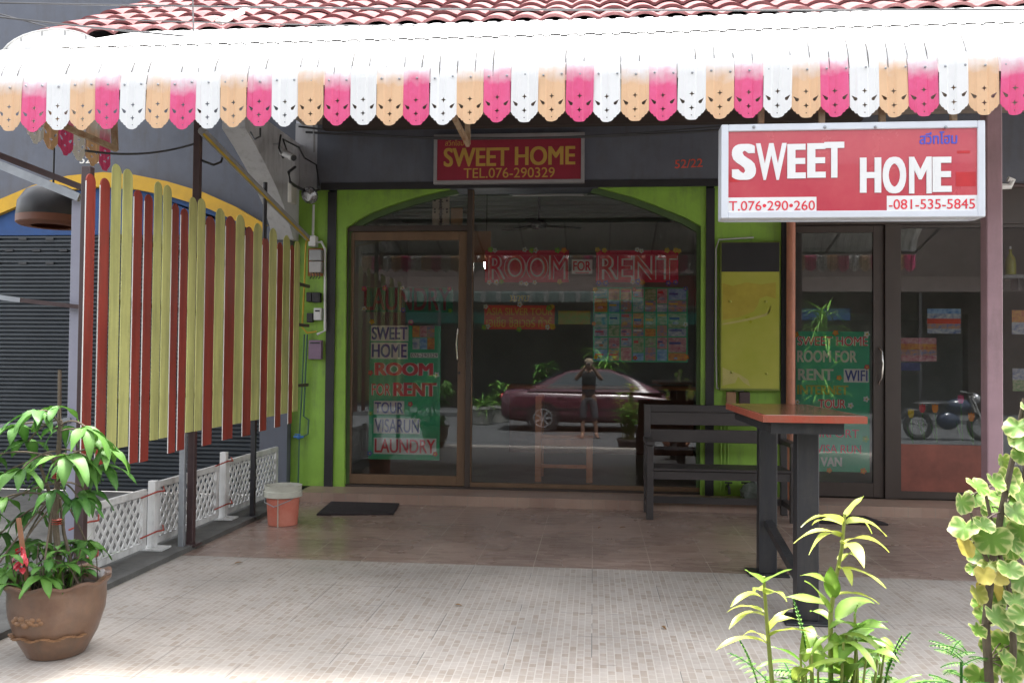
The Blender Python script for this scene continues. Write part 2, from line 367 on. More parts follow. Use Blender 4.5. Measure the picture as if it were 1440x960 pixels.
bpart(MB().box(X(1098), X(1107), YF - .02, 8.75, .09, ztop - .021), 'guide_rail', CHAR)
# arched green panel: jambs and the two haunches, one sheet with thickness
def pt(px, py, Y=YF): p = at(px, py, Y=Y); return (p.x, p.z)
xl, xr = X(471), X(992)
left = [(487, 320), (503, 309), (522, 299), (545, 290), (572, 281), (600, 273), (640, 264)]
right = [(986, 318), (965, 306), (940, 296), (915, 286), (890, 277), (862, 269), (835, 262)]
lp = [(xl, .09), (X(487), .09)] + [pt(*p) for p in left] + [(xl, pt(640, 264)[1])]
rp = [(xr, .09), (xr, pt(835, 262)[1])] + [pt(*p) for p in reversed(right)] + [(X(986), .09)]
bpart(MB().prism(lp, 'y', YF, YF + .05), 'arch_panel', GREEN)
bpart(MB().prism(rp, 'y', YF, YF + .05), 'arch_panel', GREEN)
# inner set-back band of the arch
def inset(poly, dx, dz): return [(x + dx, z + dz) for x, z in poly]
lp2 = [(X(487) - .02, .1), (X(487) + .035, .1)] + inset([pt(*p) for p in left], .035, -.05) + inset([pt(*p) for p in reversed(left)], -.02, .02)
rp2 = [(X(986) + .02, .1)] + inset([pt(*p) for p in right], .02, .02) + inset([pt(*p) for p in reversed(right)], -.035, -.05) + [(X(986) - .035, .1)]
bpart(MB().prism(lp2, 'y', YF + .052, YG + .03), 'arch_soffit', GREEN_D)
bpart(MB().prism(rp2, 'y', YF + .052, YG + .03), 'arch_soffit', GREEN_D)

GLASS = glass_mat('shop_glass')
def frame(mb, x0, x1, z0, z1, y0, y1, l, r, b, t):
    mb.box(x0, x0 + l, y0, y1, z0, z1); mb.box(x1 - r, x1, y0, y1, z0, z1)
    if b: mb.box(x0 + l, x1 - r, y0 + .001, y1 - .001, z0, z0 + b)
    if t: mb.box(x0 + l, x1 - r, y0 + .001, y1 - .001, z1 - t, z1)
    return mb
zb = .1
xd0, xd1, xd2 = X(486, 500, YG), X(659, 500, YG), X(990, 500, YG)
zd = Z(322, 570, YG)
# sliding door
door = bpart(frame(MB(), xd0 + .03, xd1 - .025, zb + .015, zd - .03, YG - .02, YG + .02, .05, .085, .1, .09), 'door', BROWN_LT, bevel=.003)
MB().box(xd0 + .08, xd1 - .11, YG - .003, YG + .003, zb + .115, zd - .12).build('pane', GLASS, door)
hxm = X(645, 485, YG)
MB().tube([(hxm, YG - .02, Z(508, 645, YG)), (hxm, YG - .06, Z(505, 645, YG)), (hxm - .012, YG - .07, Z(484, 645, YG)), (hxm, YG - .06, Z(463, 645, YG)), (hxm, YG - .02, Z(460, 645, YG))], .009).build('handle', CHROME, door, smooth=True)
MB().prism([(hxm + .012 + .014 * math.cos(t * .785), Z(524, 645, YG) + .014 * math.sin(t * .785)) for t in range(8)], 'y', YG - .02, YG - .032).build('lock', CHAR, door)
# door surround, transom and the big window
sur = bpart(MB().box(xd0, xd0 + .028, YG - .045, YG + .05, zb, zd).box(xd1 - .022, xd1 + .03, YG - .05, YG + .05, zb, ztop - .002).box(xd0 + .028, xd1 - .022, YG - .045, YG + .05, zd - .028, zd + .03).box(xd0, xd2, YG - .05, YG + .06, .091, zb + .012), 'door_frame', BROWN_AL, bevel=.002)
tr = bpart(MB().box(xd0, xd1 - .03, YG - .003, YG + .003, zd + .03, ztop - .002), 'transom_pane', GLASS)
win = bpart(frame(MB(), xd1 + .03, xd2, zb + .012, ztop - .002, YG - .03, YG + .03, .012, .02, .045, 0), 'window', BROWN_LT, bevel=.002)
MB().box(xd1 + .042, xd2 - .02, YG - .003, YG + .003, zb + .057, ztop - .004).build('pane', GLASS, win)
# rooms behind the glass
DARKW = mat('dim_green_interior_paint', (.3, .31, .29), .8, .15, 1.5)
DARKC = mat('grey_green_ceiling_boards', (.2, .24, .21), .7, .3, 2, stretch=(.3, 8, 1))
INFL = mat('interior_floor_tile', (.2, .17, .15), .35, .2, 3)
def room(x0, x1, y1, par, zc=3.55):
    MB().box(x0 - .1, x0, 8.9, y1, .0, 3.8).box(x1, x1 + .1, 8.9, y1, 0, 3.8).box(x0 - .1, x1 + .1, y1, y1 + .1, 0, 3.8).build('room_wall', DARKW, par)
    MB().box(x0, x1, 8.74, y1, 0, .088).build('room_floor', INFL, par)
    c = MB()
    for k in range(int((y1 - 8.9) / .16)): c.box(x0, x1, 8.91 + k * .16, 8.91 + k * .16 + .145, zc + (k % 2) * .012, zc + .06)
    c.box(x0, x1, 8.9, y1, zc + .06, zc + .1); c.build('room_ceiling', DARKC, par)
room(-3.0, 1.55, 13.5, SH)

# tiled roof
ROOFM = mat('faded_pink_roof_tile', (.2, .075, .08), .95, .3, 5, .4, spec=.05, col2=(.34, .18, .18), stretch=(1, .4, .4), dirt=.45)
def roof(x0, x1, y0, z0, courses, name, par):
    pitch, cl, per, amp = R_(30), .33, .215, .02
    mb = MB(); nx = int((x1 - x0) / per * 10)
    for k in range(courses):
        vs = []; fs = []
        s0, s1 = k * cl - .05, (k + 1) * cl + .02
        for j, (s, up) in enumerate(((s0, .018), (s0, .04), ((s0 + s1) / 2, .024), (s1, .006))):
            for i in range(nx + 1):
                x = x0 + (x1 - x0) * i / nx; ph = 2 * math.pi * (x - x0) / per
                h = amp * (abs(math.sin(ph / 2)) ** .8 * 2 - 1) + up
                jit = .006 * math.sin(math.floor((x - x0) / per) * 12.9898 + k * 4.1)
                vs.append((x, y0 + (s + jit) * math.cos(pitch) - h * math.sin(pitch), z0 + s * math.sin(pitch) + h * math.cos(pitch)))
        for j in range(3):
            for i in range(nx): fs.append((j*(nx+1)+i, j*(nx+1)+i+1, (j+1)*(nx+1)+i+1, (j+1)*(nx+1)+i))
        mb.add(vs, fs)
    return mb.build(name, ROOFM, par, smooth=True, fix=False)
EV = (6.13, 3.862)
rf = roof(-4.28, 6.4, *EV, 10, 'roof', SH)
DKWOOD = mat('dark_roof_boards', (.05, .035, .03), .8, .25, 3, stretch=(.4, 6, 1))
# boarded soffit and fascia under the tiles
cp, sp_ = math.cos(R_(30)), math.sin(R_(30))
sof = MB().add([(-4.25, EV[0], EV[1] - .09), (6.4, EV[0], EV[1] - .09), (6.4, EV[0] + 3.1 * cp, EV[1] - .09 + 3.1 * sp_), (-4.25, EV[0] + 3.1 * cp, EV[1] - .09 + 3.1 * sp_),
     (-4.25, EV[0], EV[1] - .05), (6.4, EV[0], EV[1] - .05), (6.4, EV[0] + 3.1 * cp, EV[1] - .05 + 3.1 * sp_), (-4.25, EV[0] + 3.1 * cp, EV[1] - .05 + 3.1 * sp_)],
     [(0,3,2,1),(4,5,6,7),(0,1,5,4),(1,2,6,5),(2,3,7,6),(3,0,4,7)])
bpart(sof, 'roof_boarding', DKWOOD)
bpart(MB().box(-3.0, 2.1, 8.52, 8.9, 3.851, 5.4), 'upper_wall', HEADER)
bpart(MB().box(X(411), hx0 - .001, YF + .002, 8.9, ztop, 3.85), 'side_wall', GREYC)
CEILB = mat('porch_ceiling_boards', (.3, .25, .21), .7, .25, 2, stretch=(.4, 8, 1))
pc = MB()
for k in range(16): pc.box(-3.0, 6.4, 6.17 + k * .145, 6.17 + k * .145 + .136, 3.80, 3.82)
pc.box(-3.0, 6.4, 6.17, 8.5, 3.82, 3.84)
bpart(pc, 'porch_ceiling', CEILB)
bpart(MB().box(-4.2, 6.4, 6.1, 6.16, 3.6, 3.795), 'fascia_board', DKWOOD)
MORT = mat('pale_mortar', (.6, .58, .55), .9)
a, b = at(348, -6, Y=6.75), at(310, 44, Y=6.15)
MB().bar((a.x, 6.75, EV[1] + .36 + .06), (b.x, 6.12, EV[1] + .055), .05, .03).build('mortar_strip', MORT, rf)

# ------------------------------------------------------------------ right-hand unit
SR = thing('shophouse', 'dark brown framed shopfront right of the orange pipe behind the bar table', 'building', (4, 8.6, 0))
xr0, xr1 = X(1107, 500), 6.5
bpart(MB().box(2.1, xr1, 8.5, 8.9, ztop, 3.85), 'header_beam', HEADER, SR)
bpart(MB().box(2.1, xr1, 8.52, 8.9, 3.85, 5.4), 'upper_wall', HEADER, SR)
yt = Z(315, 1200)
bpart(MB().box(xr0, xr1, YF + .03, YG + .06, yt, ztop - .003), 'fascia', BROWN_AL, SR)
sx = [X(p, 500, YG) for p in (1112, 1228, 1242, 1264, 1386, 1412)]
rdoor = bpart(frame(MB(), xr0, sx[2], zb, yt - .004, YG - .02, YG + .02, .06, .1, .14, .07), 'door', BROWN_AL, SR, bevel=.003)
MB().box(xr0 + .06, sx[2] - .1, YG - .003, YG + .003, zb + .14, yt - .074).build('pane', GLASS, rdoor)
hx = X(1235, 510, YG)
MB().tube([(hx, YG - .02, Z(540, 1235, YG)), (hx + .01, YG - .07, Z(530, 1235, YG)), (hx + .016, YG - .08, Z(512, 1235, YG)), (hx + .01, YG - .07, Z(495, 1235, YG)), (hx, YG - .02, Z(488, 1235, YG))], .01).build('handle', CHROME, rdoor, smooth=True)
bpart(MB().box(sx[2] + .004, sx[3], YG - .05, YG + .05, zb, yt - .002), 'mullion', BROWN_AL, SR)
PANELR = mat('red_brown_panel', (.2, .06, .04), .5, .25, 5, .1)
zp = Z(625, 1325, YG)
rwin = bpart(frame(MB(), sx[3], sx[4], zb, yt - .002, YG - .03, YG + .03, .01, .02, .07, .03), 'window', BROWN_AL, SR)
MB().box(sx[3] + .01, sx[4] - .02, YG - .02, YG + .02, zb + .07, zp).build('kick_panel', PANELR, rwin)
MB().box(sx[3] + .01, sx[4] - .02, YG - .003, YG + .003, zp, yt - .032).build('pane', GLASS, rwin)
rw2 = bpart(frame(MB(), sx[4] + .004, 6.0, zb, yt - .002, YG - .03, YG + .03, .06, .06, .07, .03), 'window', BROWN_AL, SR)
MB().box(sx[4] + .064, 5.94, YG - .003, YG + .003, zb + .07, yt - .032).build('pane', GLASS, rw2)
bpart(MB().box(6.0, xr1, YF, 8.9, .09, ztop - .001), 'pilaster', GREEN, SR)
room(1.95, 6.4, 12.5, SR)

# ------------------------------------------------------------------ left-hand unit
SL = thing('shophouse', 'slate grey neighbour shop with yellow arch, blue tympanum and dark roller shutter', 'building', (-5, 8.6, 0))
NAVY = mat('blue_tympanum_paint', (.012, .06, .2), .6, .15)
YARCH = mat('yellow_arch_paint', (.6, .34, .012), .5, .12)
SHUT = mat('dark_grey_shutter', (.04, .047, .055), .45, .2, 3)
bpart(MB().box(-9, X(411) - .002, 8.62, 8.9, -.02, 5.4), 'wall', HEADER, SL)
arc = [(-40, 301), (0, 283), (45, 264), (95, 250), (145, 245), (190, 249), (235, 258), (285, 273), (330, 293), (372, 318)]
Ya = 8.5
up = [pt(x, y - 3, Ya) for x, y in arc]; dn = [pt(x, y + 17, Ya) for x, y in arc]
band = MB()
for i in range(len(arc) - 1): band.prism([up[i], up[i+1], dn[i+1], dn[i]], 'y', Ya, 8.6)
bpart(band, 'arch_band', YARCH, SL, fix=True)
tymp = dn + [(dn[-1][0], Z(330, 200, 8.56)), (dn[0][0], Z(330, 200, 8.56))]
bpart(MB().prism(tymp, 'y', 8.56, 8.615), 'tympanum', NAVY, SL)
sh = MB(); n = 62; z0s, z1s = 0.0, Z(330, 200, 8.58); prof = []
for k in range(n):
    z = z0s + (z1s - z0s) * k / n; h = (z1s - z0s) / n
    prof += [(8.585, z), (8.565, z + h * .3), (8.565, z + h * .65), (8.585, z + h)]
sh.prism(prof + [(8.61, z1s), (8.61, z0s)], 'x', -7.5, X(372))
bpart(sh, 'roller_shutter', SHUT, SL)
for r, py in enumerate((336, 352, 370)):
    for k in range(9):
        c = at(-120 + k * 38 + (r % 2) * 19, py, Y=8.56); bpart(MB().box(c.x - .045, c.x + .045, 8.555, 8.57, c.z - .012, c.z + .012), 'shutter_vent', BLACK, SL)
bpart(MB().box(X(372) + .002, X(411) - .004, 8.5, 8.62, -.02, at(390, 318, Y=8.5).z), 'pilaster', HEADER, SL)
lt = thing('house_number', 'pale digits of the slate neighbour wall above the yellow arch', 'house number', at(135, 225, Y=8.615))
lettering('52/21', (112, 219, 147, 230), 8.618, CREAM, lt)

# concrete corbel between the two units
corb = thing('corbel', 'pale grey curved concrete bracket wall between the slate and green shops', 'bracket', (-3.0, 8.5, 2.6))
cy = [(8.6, 2.62), (8.45, 2.62), (8.35, 2.72), (8.18, 2.9), (7.95, 3.06), (7.7, 3.2), (7.45, 3.32), (7.2, 3.42), (7.2, 3.63), (8.6, 3.63)]
MB().prism(cy, 'x', X(411) - .16, X(411) + .05).build('bracket_wall', GREYC, corb)

# ------------------------------------------------------------------ awning
YV = 4.7
ZT = 2.722
xw0, xw3 = at(718, 150, Y=YV).x, at(834, 150, Y=YV).x
SW = (xw3 - xw0) / 3                      # strip width
CP = SW * 2 / 3                           # corrugation period: two ribs per three half strips
AW = thing('awning', 'white corrugated awning with pink, peach and white scalloped valance strips over the tiled forecourt', 'awning', (-.5, 5.2, 2.72))
A_WHITE = mat('awning_white', (.78, .78, .77), .4, .05, 5, dirt=.2)
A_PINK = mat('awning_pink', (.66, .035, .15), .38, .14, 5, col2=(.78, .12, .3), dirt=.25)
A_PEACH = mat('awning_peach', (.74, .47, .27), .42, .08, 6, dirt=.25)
RIB = .0075
def corr(x):                              # trapezoid ribs
    t = (x / CP) % 1.0
    if t < .30: return 0.0
    if t < .40: return (t - .30) / .10 * RIB
    if t < .90: return RIB
    return (1 - t) / .10 * RIB
def overexposed_top(m):  # overexposure mixed into the colour: strips turn white towards the top
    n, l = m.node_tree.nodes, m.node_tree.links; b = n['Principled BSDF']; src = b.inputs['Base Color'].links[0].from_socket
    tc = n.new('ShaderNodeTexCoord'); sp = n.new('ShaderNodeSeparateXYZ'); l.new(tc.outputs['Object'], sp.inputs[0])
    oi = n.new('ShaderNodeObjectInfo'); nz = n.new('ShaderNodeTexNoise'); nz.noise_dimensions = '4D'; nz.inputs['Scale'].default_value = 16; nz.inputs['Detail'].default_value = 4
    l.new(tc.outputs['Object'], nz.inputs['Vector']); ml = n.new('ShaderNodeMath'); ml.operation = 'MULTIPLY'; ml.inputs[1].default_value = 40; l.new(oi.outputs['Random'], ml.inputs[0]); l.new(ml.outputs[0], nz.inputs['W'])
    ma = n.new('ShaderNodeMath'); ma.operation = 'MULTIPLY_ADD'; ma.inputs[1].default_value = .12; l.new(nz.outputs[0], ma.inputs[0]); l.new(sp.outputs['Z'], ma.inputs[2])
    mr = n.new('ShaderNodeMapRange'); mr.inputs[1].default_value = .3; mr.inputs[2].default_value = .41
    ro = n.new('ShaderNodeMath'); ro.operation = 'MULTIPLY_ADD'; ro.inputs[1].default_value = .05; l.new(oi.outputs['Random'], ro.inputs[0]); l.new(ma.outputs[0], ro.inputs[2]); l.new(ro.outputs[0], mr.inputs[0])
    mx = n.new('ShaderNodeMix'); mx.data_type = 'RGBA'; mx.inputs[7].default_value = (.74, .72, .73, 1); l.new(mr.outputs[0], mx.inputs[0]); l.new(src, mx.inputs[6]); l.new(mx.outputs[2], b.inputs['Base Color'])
overexposed_top(A_PINK); overexposed_top(A_PEACH)
def strip_mesh(phase):
    half = [(0, 0), (.012, .0006), (.022, .003), (.030, .008), (.036, .016), (.0375, .022), (.044, .0228), (.051, .0285), (.0545, .037), (.0605, .0382), (.067, .045), (.0705, .053), (SW/2 - .0006, .058)]
    outl = [(-x, z) for x, z in reversed(half[1:])] + half
    outl = [(-SW/2 + .0006, .35)] + outl + [(SW/2 - .0006, .35)]
    holes = []
    for zc in (.066, .143):
        holes.append([((.0155 if k % 2 == 0 else .0058) * math.cos(k * math.pi / 4), zc + (.0165 if k % 2 == 0 else .0058) * math.sin(k * math.pi / 4)) for k in range(8)])
    for s in (-1, 1):
        h = [(.046 + .009 * math.cos(R_(115 + 31 * t)), .101 + .009 * math.sin(R_(115 + 31 * t))) for t in range(8)] + [(.066, .122)]
        holes.append([(s * x, z) for x, z in h])
    holes.append([(.0035 * math.cos(t * math.pi / 3), .026 + .0035 * math.sin(t * math.pi / 3)) for t in range(6)])
    loops = [outl] + holes; pts = []; eds = []
    for lp_ in loops:
        k0 = len(pts); pts += [Vector(q) for q in lp_]; eds += [(k0 + i, k0 + (i + 1) % len(lp_)) for i in range(len(lp_))]
    for i in range(1, 9): pts += [Vector((-SW/2 + SW * i / 9, z)) for z in (.17, .2, .23)]
    cv, ce, cf = delaunay_2d_cdt(pts, eds, [], 0, 1e-6)[:3]
    def inside(p, poly):
        r = False
        for i in range(len(poly)):
            (x1, y1), (x2, y2) = poly[i], poly[i - 1]
            if (y1 > p[1]) != (y2 > p[1]) and p[0] < (x2 - x1) * (p[1] - y1) / (y2 - y1) + x1: r = not r
        return r
    keep = []
    for f in cf:
        c = sum((cv[i] for i in f), Vector((0, 0))) / len(f)
        if inside(c, outl) and not any(inside(c, h) for h in holes): keep.append(f)
    me = bpy.data.meshes.new('valance_strip'); me.from_pydata([(v.x, v.y, 0) for v in cv], [], [tuple(f) for f in keep])
    bm = bmesh.new(); bm.from_mesh(me)
    bmesh.ops.delete(bm, geom=[v for v in bm.verts if not v.link_faces], context='VERTS')
    for v in bm.verts: v.co = (v.co.x, 0, v.co.y)
    xs = [(k + f) * CP - phase for k in range(-4, 5) for f in (0, .30, .40, .90)]
    for x in xs:
        if -SW/2 < x < SW/2: bmesh.ops.bisect_plane(bm, geom=bm.verts[:] + bm.edges[:] + bm.faces[:], plane_co=(x, 0, 0), plane_no=(1, 0, 0))
    for z in (.25, .27, .29, .31, .33): bmesh.ops.bisect_plane(bm, geom=bm.verts[:] + bm.edges[:] + bm.faces[:], plane_co=(0, 0, z), plane_no=(0, 0, 1))
    for v in bm.verts:
        b = max(0, v.co.z - .25)
        v.co.y = -corr(v.co.x + phase) * 1.0 + b * b * 2.0 + .012 * (.12 - v.co.z if v.co.z < .12 else 0)
        v.co.z -= b * b * 1.2
    bmesh.ops.recalc_face_normals(bm, faces=bm.faces)
    bmesh.ops.remove_doubles(bm, verts=bm.verts, dist=2e-5)
    r = bmesh.ops.extrude_face_region(bm, geom=bm.faces[:])
    bmesh.ops.translate(bm, verts=[g for g in r['geom'] if isinstance(g, bmesh.types.BMVert)], vec=(0, .0012, 0))
    bmesh.ops.recalc_face_normals(bm, faces=bm.faces)
    bm.to_mesh(me); bm.free(); me.name = 'valance_strip'; return me
phases = [strip_mesh((k * SW + SW / 2) % CP) for k in range(2)]
smeshes = {}
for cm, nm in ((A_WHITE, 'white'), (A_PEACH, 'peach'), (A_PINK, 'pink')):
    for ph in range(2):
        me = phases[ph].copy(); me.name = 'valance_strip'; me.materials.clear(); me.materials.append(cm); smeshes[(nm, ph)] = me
def valance(i, loc, rot=0, jit=True, parent=AW):
    nm = ('white', 'peach', 'pink')[i % 3]
    o = link(bpy.data.objects.new('valance_strip', smeshes[(nm, i % 2)])); o.parent = parent
    o.location = Vector(loc) - ORG[parent.name]; o.rotation_euler = (random.uniform(-.045, .03) if jit else 0, random.uniform(-.018, .018), rot)
    o['label'] = nm + ' valance strip'
    ORG[o.name] = ORG[parent.name]; return o
i0, i1 = -30, 33
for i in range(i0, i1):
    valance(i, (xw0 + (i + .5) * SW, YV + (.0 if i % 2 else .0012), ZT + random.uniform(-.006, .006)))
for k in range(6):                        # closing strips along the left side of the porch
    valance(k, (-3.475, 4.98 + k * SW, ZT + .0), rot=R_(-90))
# rivets
rv0 = MB().ball((0, 0, 0), .007, 6, 4).build('rivet', STEEL); bpy.data.objects.remove(rv0)
rvm = bpy.data.meshes['rivet']
for i in range(i0 * 3 // 2, i1 * 3 // 2):
    x = math.floor(xw0 / CP) * CP + (i + .15) * CP
    o = link(bpy.data.objects.new('rivet', rvm)); o.parent = AW; o.location = Vector((x, YV - RIB, ZT + .262 + random.uniform(-.006, .006))) - ORG[AW.name]
def sheet(prof, x0, x1, name, m, step=CP):
    xs = []; k = math.floor(x0 / CP)
    while k * CP < x1:
        for f in (0, .30, .40, .90): xs.append((k + f) * CP)
        k += 1
    vs = []; fs = []; n = len(prof)
    for x in xs:
        for j, (y, z) in enumerate(prof):
            a = Vector((prof[min(j+1, n-1)][0] - prof[max(j-1, 0)][0], prof[min(j+1, n-1)][1] - prof[max(j-1, 0)][1])).normalized()
            h = corr(x); vs.append((x, y - a.y * h, z + a.x * h))
    for i in range(len(xs) - 1):
        for j in range(n - 1): fs.append((i*n+j, (i+1)*n+j, (i+1)*n+j+1, i*n+j+1))
    o = MB().add(vs, fs).build(name, m, AW, fix=False)
    md = o.modifiers.new('s', 'SOLIDIFY'); md.thickness = .0012; md.offset = -1
    return o
ax0, ax1 = xw0 + i0 * SW, xw0 + i1 * SW
sheet([(4.722, 2.96), (4.727, 3.0), (4.734, 3.045), (4.75, 3.09), (4.775, 3.14), (4.81, 3.19), (4.86, 3.235), (4.92, 3.275), (4.99, 3.31), (5.06, 3.335)], ax0, ax1, 'canopy_sheet', A_WHITE)
sheet([(4.985, 3.318), (5.3, 3.475), (5.7, 3.665), (6.14, 3.872)], -3.42, ax1, 'upper_sheet', A_WHITE)
# dark bars laid on as rib and lap lines, running up the front curve
SEAM = mat('dark_seam', (.1, .09, .085), .8, .3)
rs = random.Random(5); prof_f = [(4.722, 2.99), (4.728, 3.03), (4.738, 3.065), (4.752, 3.1), (4.775, 3.14), (4.81, 3.19)]
for i in range(i0, i1):
    for f, p_ in ((0, .8), (.62, .5)):
        if rs.random() < p_:
            n_ = rs.randint(2, 5); x = math.floor((xw0 + (i + f) * SW) / CP) * CP + CP * .35
            MB().tube([(x + rs.uniform(-.001, .001), y - RIB - .002, z) for y, z in prof_f[:n_ + 1]], rs.uniform(.0018, .003), 5).build('lap_seam', SEAM, AW)
# steel frame under it
fr = MB().bar((ax0, 4.74, 2.99), (ax1, 4.74, 2.99), .025, .025).bar((ax0, 5.86, 3.3), (ax1, 5.86, 3.3), .05, .05)
k = ax0 + .3
while k < ax1:
    fr.bar((k, 4.75, 3.0), (k, 5.86, 3.28), .025, .025); k += .62
fr.build('frame', DKBROWN, AW)
a = at(636, 160, Y=5.0); b = at(657, 203, Y=4.9)
br = MB().bar(at(633, 154, Y=4.78), at(658, 203, Y=5.25), .022, .035).bar(at(658, 203, Y=5.25), at(657, 150, Y=5.25), .03, .03).build('bracket', RUST, AW)
MB().bar(at(86, 176, Y=4.85), at(164, 210, Y=5.2), .024, .035).bar(at(162, 211, Y=5.2), at(160, 160, Y=5.2), .03, .03).build('bracket', RUST, AW)
# arched hood closing the left end
HOOD = thing('awning_hood', 'white arched awning hood at the left end below the roof eave', 'awning', at(85, 60, Y=5.3))
hb = MB(); cxh = at(85, 60, Y=5.2); rh = .32; NA = 14
vs = []; fs = []
for j, y in enumerate((5.12, 5.5, 6.0)):
    for i in range(NA + 1):
        t = math.pi * (.06 + .88 * i / NA); kz = .0 if j == 0 else .12 * (y - 5.12)
        vs.append((cxh.x - rh * 1.15 * math.cos(t), y, 3.3 + kz + .2 * math.sin(t)))
for j in range(2):
    for i in range(NA): fs.append((j*(NA+1)+i, j*(NA+1)+i+1, (j+1)*(NA+1)+i+1, (j+1)*(NA+1)+i))
ho = hb.add(vs, fs).build('hood_sheet', A_WHITE, HOOD, smooth=True, fix=False)
ho.modifiers.new('s', 'SOLIDIFY').thickness = .004
ep = [(cxh.x - rh * 1.13 * math.cos(math.pi * i / NA), 3.3 + .195 * math.sin(math.pi * i / NA)) for i in range(NA + 1)]
lo = [(cxh.x + .13 - .15 * math.cos(math.pi * i / 8) * -1 * -1, 3.29 + .03 * math.sin(math.pi * i / 8)) for i in range(9)]
MB().prism(ep + list(reversed(lo)), 'y', 5.13, 5.135).build('end_panel', A_WHITE, HOOD)
for i in range(1, 7):
    t = math.pi * i / 7; MB().bar((cxh.x - rh * 1.1 * math.cos(t), 5.125, 3.3 + .19 * math.sin(t)), (cxh.x - rh * 1.1 * math.cos(t), 5.125, 3.3 + .16 * math.sin(t)), .006, .004).build('panel_rib', GREY, HOOD)

# ------------------------------------------------------------------ posts and pipes
MAUVE = mat('mauve_painted_post', (.36, .23, .26), .5, .12, 4, dirt=.3)
SALMON = mat('salmon_painted_pipe', (.5, .2, .12), .5, .12, 4, dirt=.4)
p = at(1395, 600, Y=5.95)
tag(MB().box(p.x - .05, p.x + .05, 5.9, 6.0, 0, 3.3).build('awning_post', MAUVE, bevel=.006), 'square mauve painted post holding the awning right of the white framed sign', 'post')
p = at(1112, 450, Y=8.5)
tag(MB().tube([(p.x, 8.5, .09), (p.x, 8.5, 3.6)], .042, 14).build('drain_pipe', SALMON, smooth=True), 'salmon painted drain pipe between the green pilaster and the poster door', 'pipe')
def post(name, px, pyb, pxt, w, m, label, ztop_, X=-2.94, round_=False):
    f = at(px, pyb, X=X); Yp = f.y
    mb = MB()
    mb.box(X - w/2, X + w/2, Yp - w/2, Yp + w/2, 0.03, ztop_)
    if name != 'steel_tube': mb.box(X - .06, X + .06, Yp - .06, Yp + .06, .02, .036)
    return tag(mb.build(name, m, bevel=.003), label, 'post')
post('awning_post', 268, 776, 278, .05, DKBROWN, 'thin dark brown post in front of the slat screen, right of the galvanised tube', 3.32)
post('steel_tube', 255, 780, 257, .04, STEEL, 'short galvanised tube under the slat screen, left of the dark brown post', at(255, 560, X=-2.94).z, X=-2.965)
post('screen_post', 355, 722, 357, .04, CHAR, 'dark post between the slat screen and the right end of the lattice fence', at(357, 560, X=-2.94).z)
# big corner post left of the slats
c0 = at(124, 500, X=-2.93)
tag(MB().box(-2.96, -2.905, c0.y - .06, c0.y - .01, .03, at(125, 235, X=-2.93).z).build('corner_post', DKBROWN, bevel=.004), 'dark brown corner post left of the first red slat', 'post')
LAV = mat('lavender_grey_steel', (.29, .29, .36), .5, .12, 3)
lx0, lx1, lz0, lz1 = rect(97, 281, 119, 640, 5.05)
tag(MB().box(lx0, lx1 - .012, 5.05, 5.09, .03, lz1).build('steel_channel', LAV, bevel=.003), 'lavender grey steel channel standing behind the dark corner post', 'post')
tag(MB().bar(at(-150, 171, Y=4.85), at(112, 278, Y=5.0), .035, .05).build('roof_pipe', STEEL), 'pale galvanised pipe sloping down to the corner post on the left', 'pipe')
tag(MB().bar(at(-150, 160, Y=5.12), at(116, 264, Y=5.2), .03, .04).build('roof_rail', DKBROWN), 'dark rail sloping behind the pale pipe on the left', 'rail')
rail = thing('cross_rail', 'horizontal rail meeting the corner post at mid height, pale at its left end', 'rail', at(60, 426, Y=5.0))
MB().bar(at(-150, 398, Y=4.95), at(30, 422, Y=4.99), .03, .03).build('pale_tube', STEEL, rail)
MB().bar(at(29, 422, Y=4.99), at(116, 432, Y=5.02), .026, .026).build('dark_tube', DKBROWN, rail)
tag(MB().bar(at(-150, 614, Y=4.95), at(100, 590, Y=5.05), .03, .03).build('low_rail', STEEL), 'low pale rail behind the leaves of the big potted plant', 'rail')
# sloping drain pipe with yellow conduit
dp = thing('sloping_pipe', 'grey pipe with a yellow cable sloping from the awning to the green pilaster', 'pipe', at(430, 332, X=-2.88))
pts = [at(284, 184, X=-2.88), at(372, 274, X=-2.88), at(432, 334, X=-2.88)]
MB().tube(pts, .032, 12).build('pipe', GREY, dp, smooth=True)
YCAB = mat('yellow_conduit', (.5, .33, .03), .5, .1)
MB().tube([q + Vector((.03, -.03, -.035)) for q in pts], .01, 6).build('cable', YCAB, dp, smooth=True)
a = at(373, 263, X=-2.88); b = at(370, 335, X=-2.88)
MB().tube([a + Vector((0, 0, .04)), (a.x, a.y, b.z)], .02, 8).build('hanger', CHAR, dp)

# ------------------------------------------------------------------ slat screen
SLR = mat('red_slat_paint', (.3, .045, .03), .5, .42, 9, .25, stretch=(1, 1, .08), bscale=30, dirt=.35)
SLY = mat('yellow_green_slat_paint', (.56, .55, .2), .5, .32, 9, .25, stretch=(1, 1, .08), bscale=30, dirt=.3)
SCR = thing('slat_screen', 'hanging screen of rounded red and yellow green slats left of the shopfront', 'screen', (-2.87, 6.2, .9))
slats = [('r',118,132,243,650),('r',138,152,249,652),('y',154,168,229,630),('y',170,184,236,628),('r',186,198,266,650),('r',201,213,272,648),
 ('y',214.5,226,254,618),('y',227.5,239,259,615),('r',240,250,285,636),('r',252.5,263,292,632),('y',264.5,275,276,607),('y',276.5,287,278,605),
 ('r',288,301,303,625),('y',302,315,292,600),('r',316,330,303,617),('y',330.5,343,301,595),('r',343.5,355,318,612),('y',355.5,367.5,313,590),
 ('r',368,377.5,333,605),('y',378,388.5,320,585),('r',389,397,340,600),('y',397.5,407,330,581),('r',407.5,413,344,595),('y',413.5,421,338,578)]
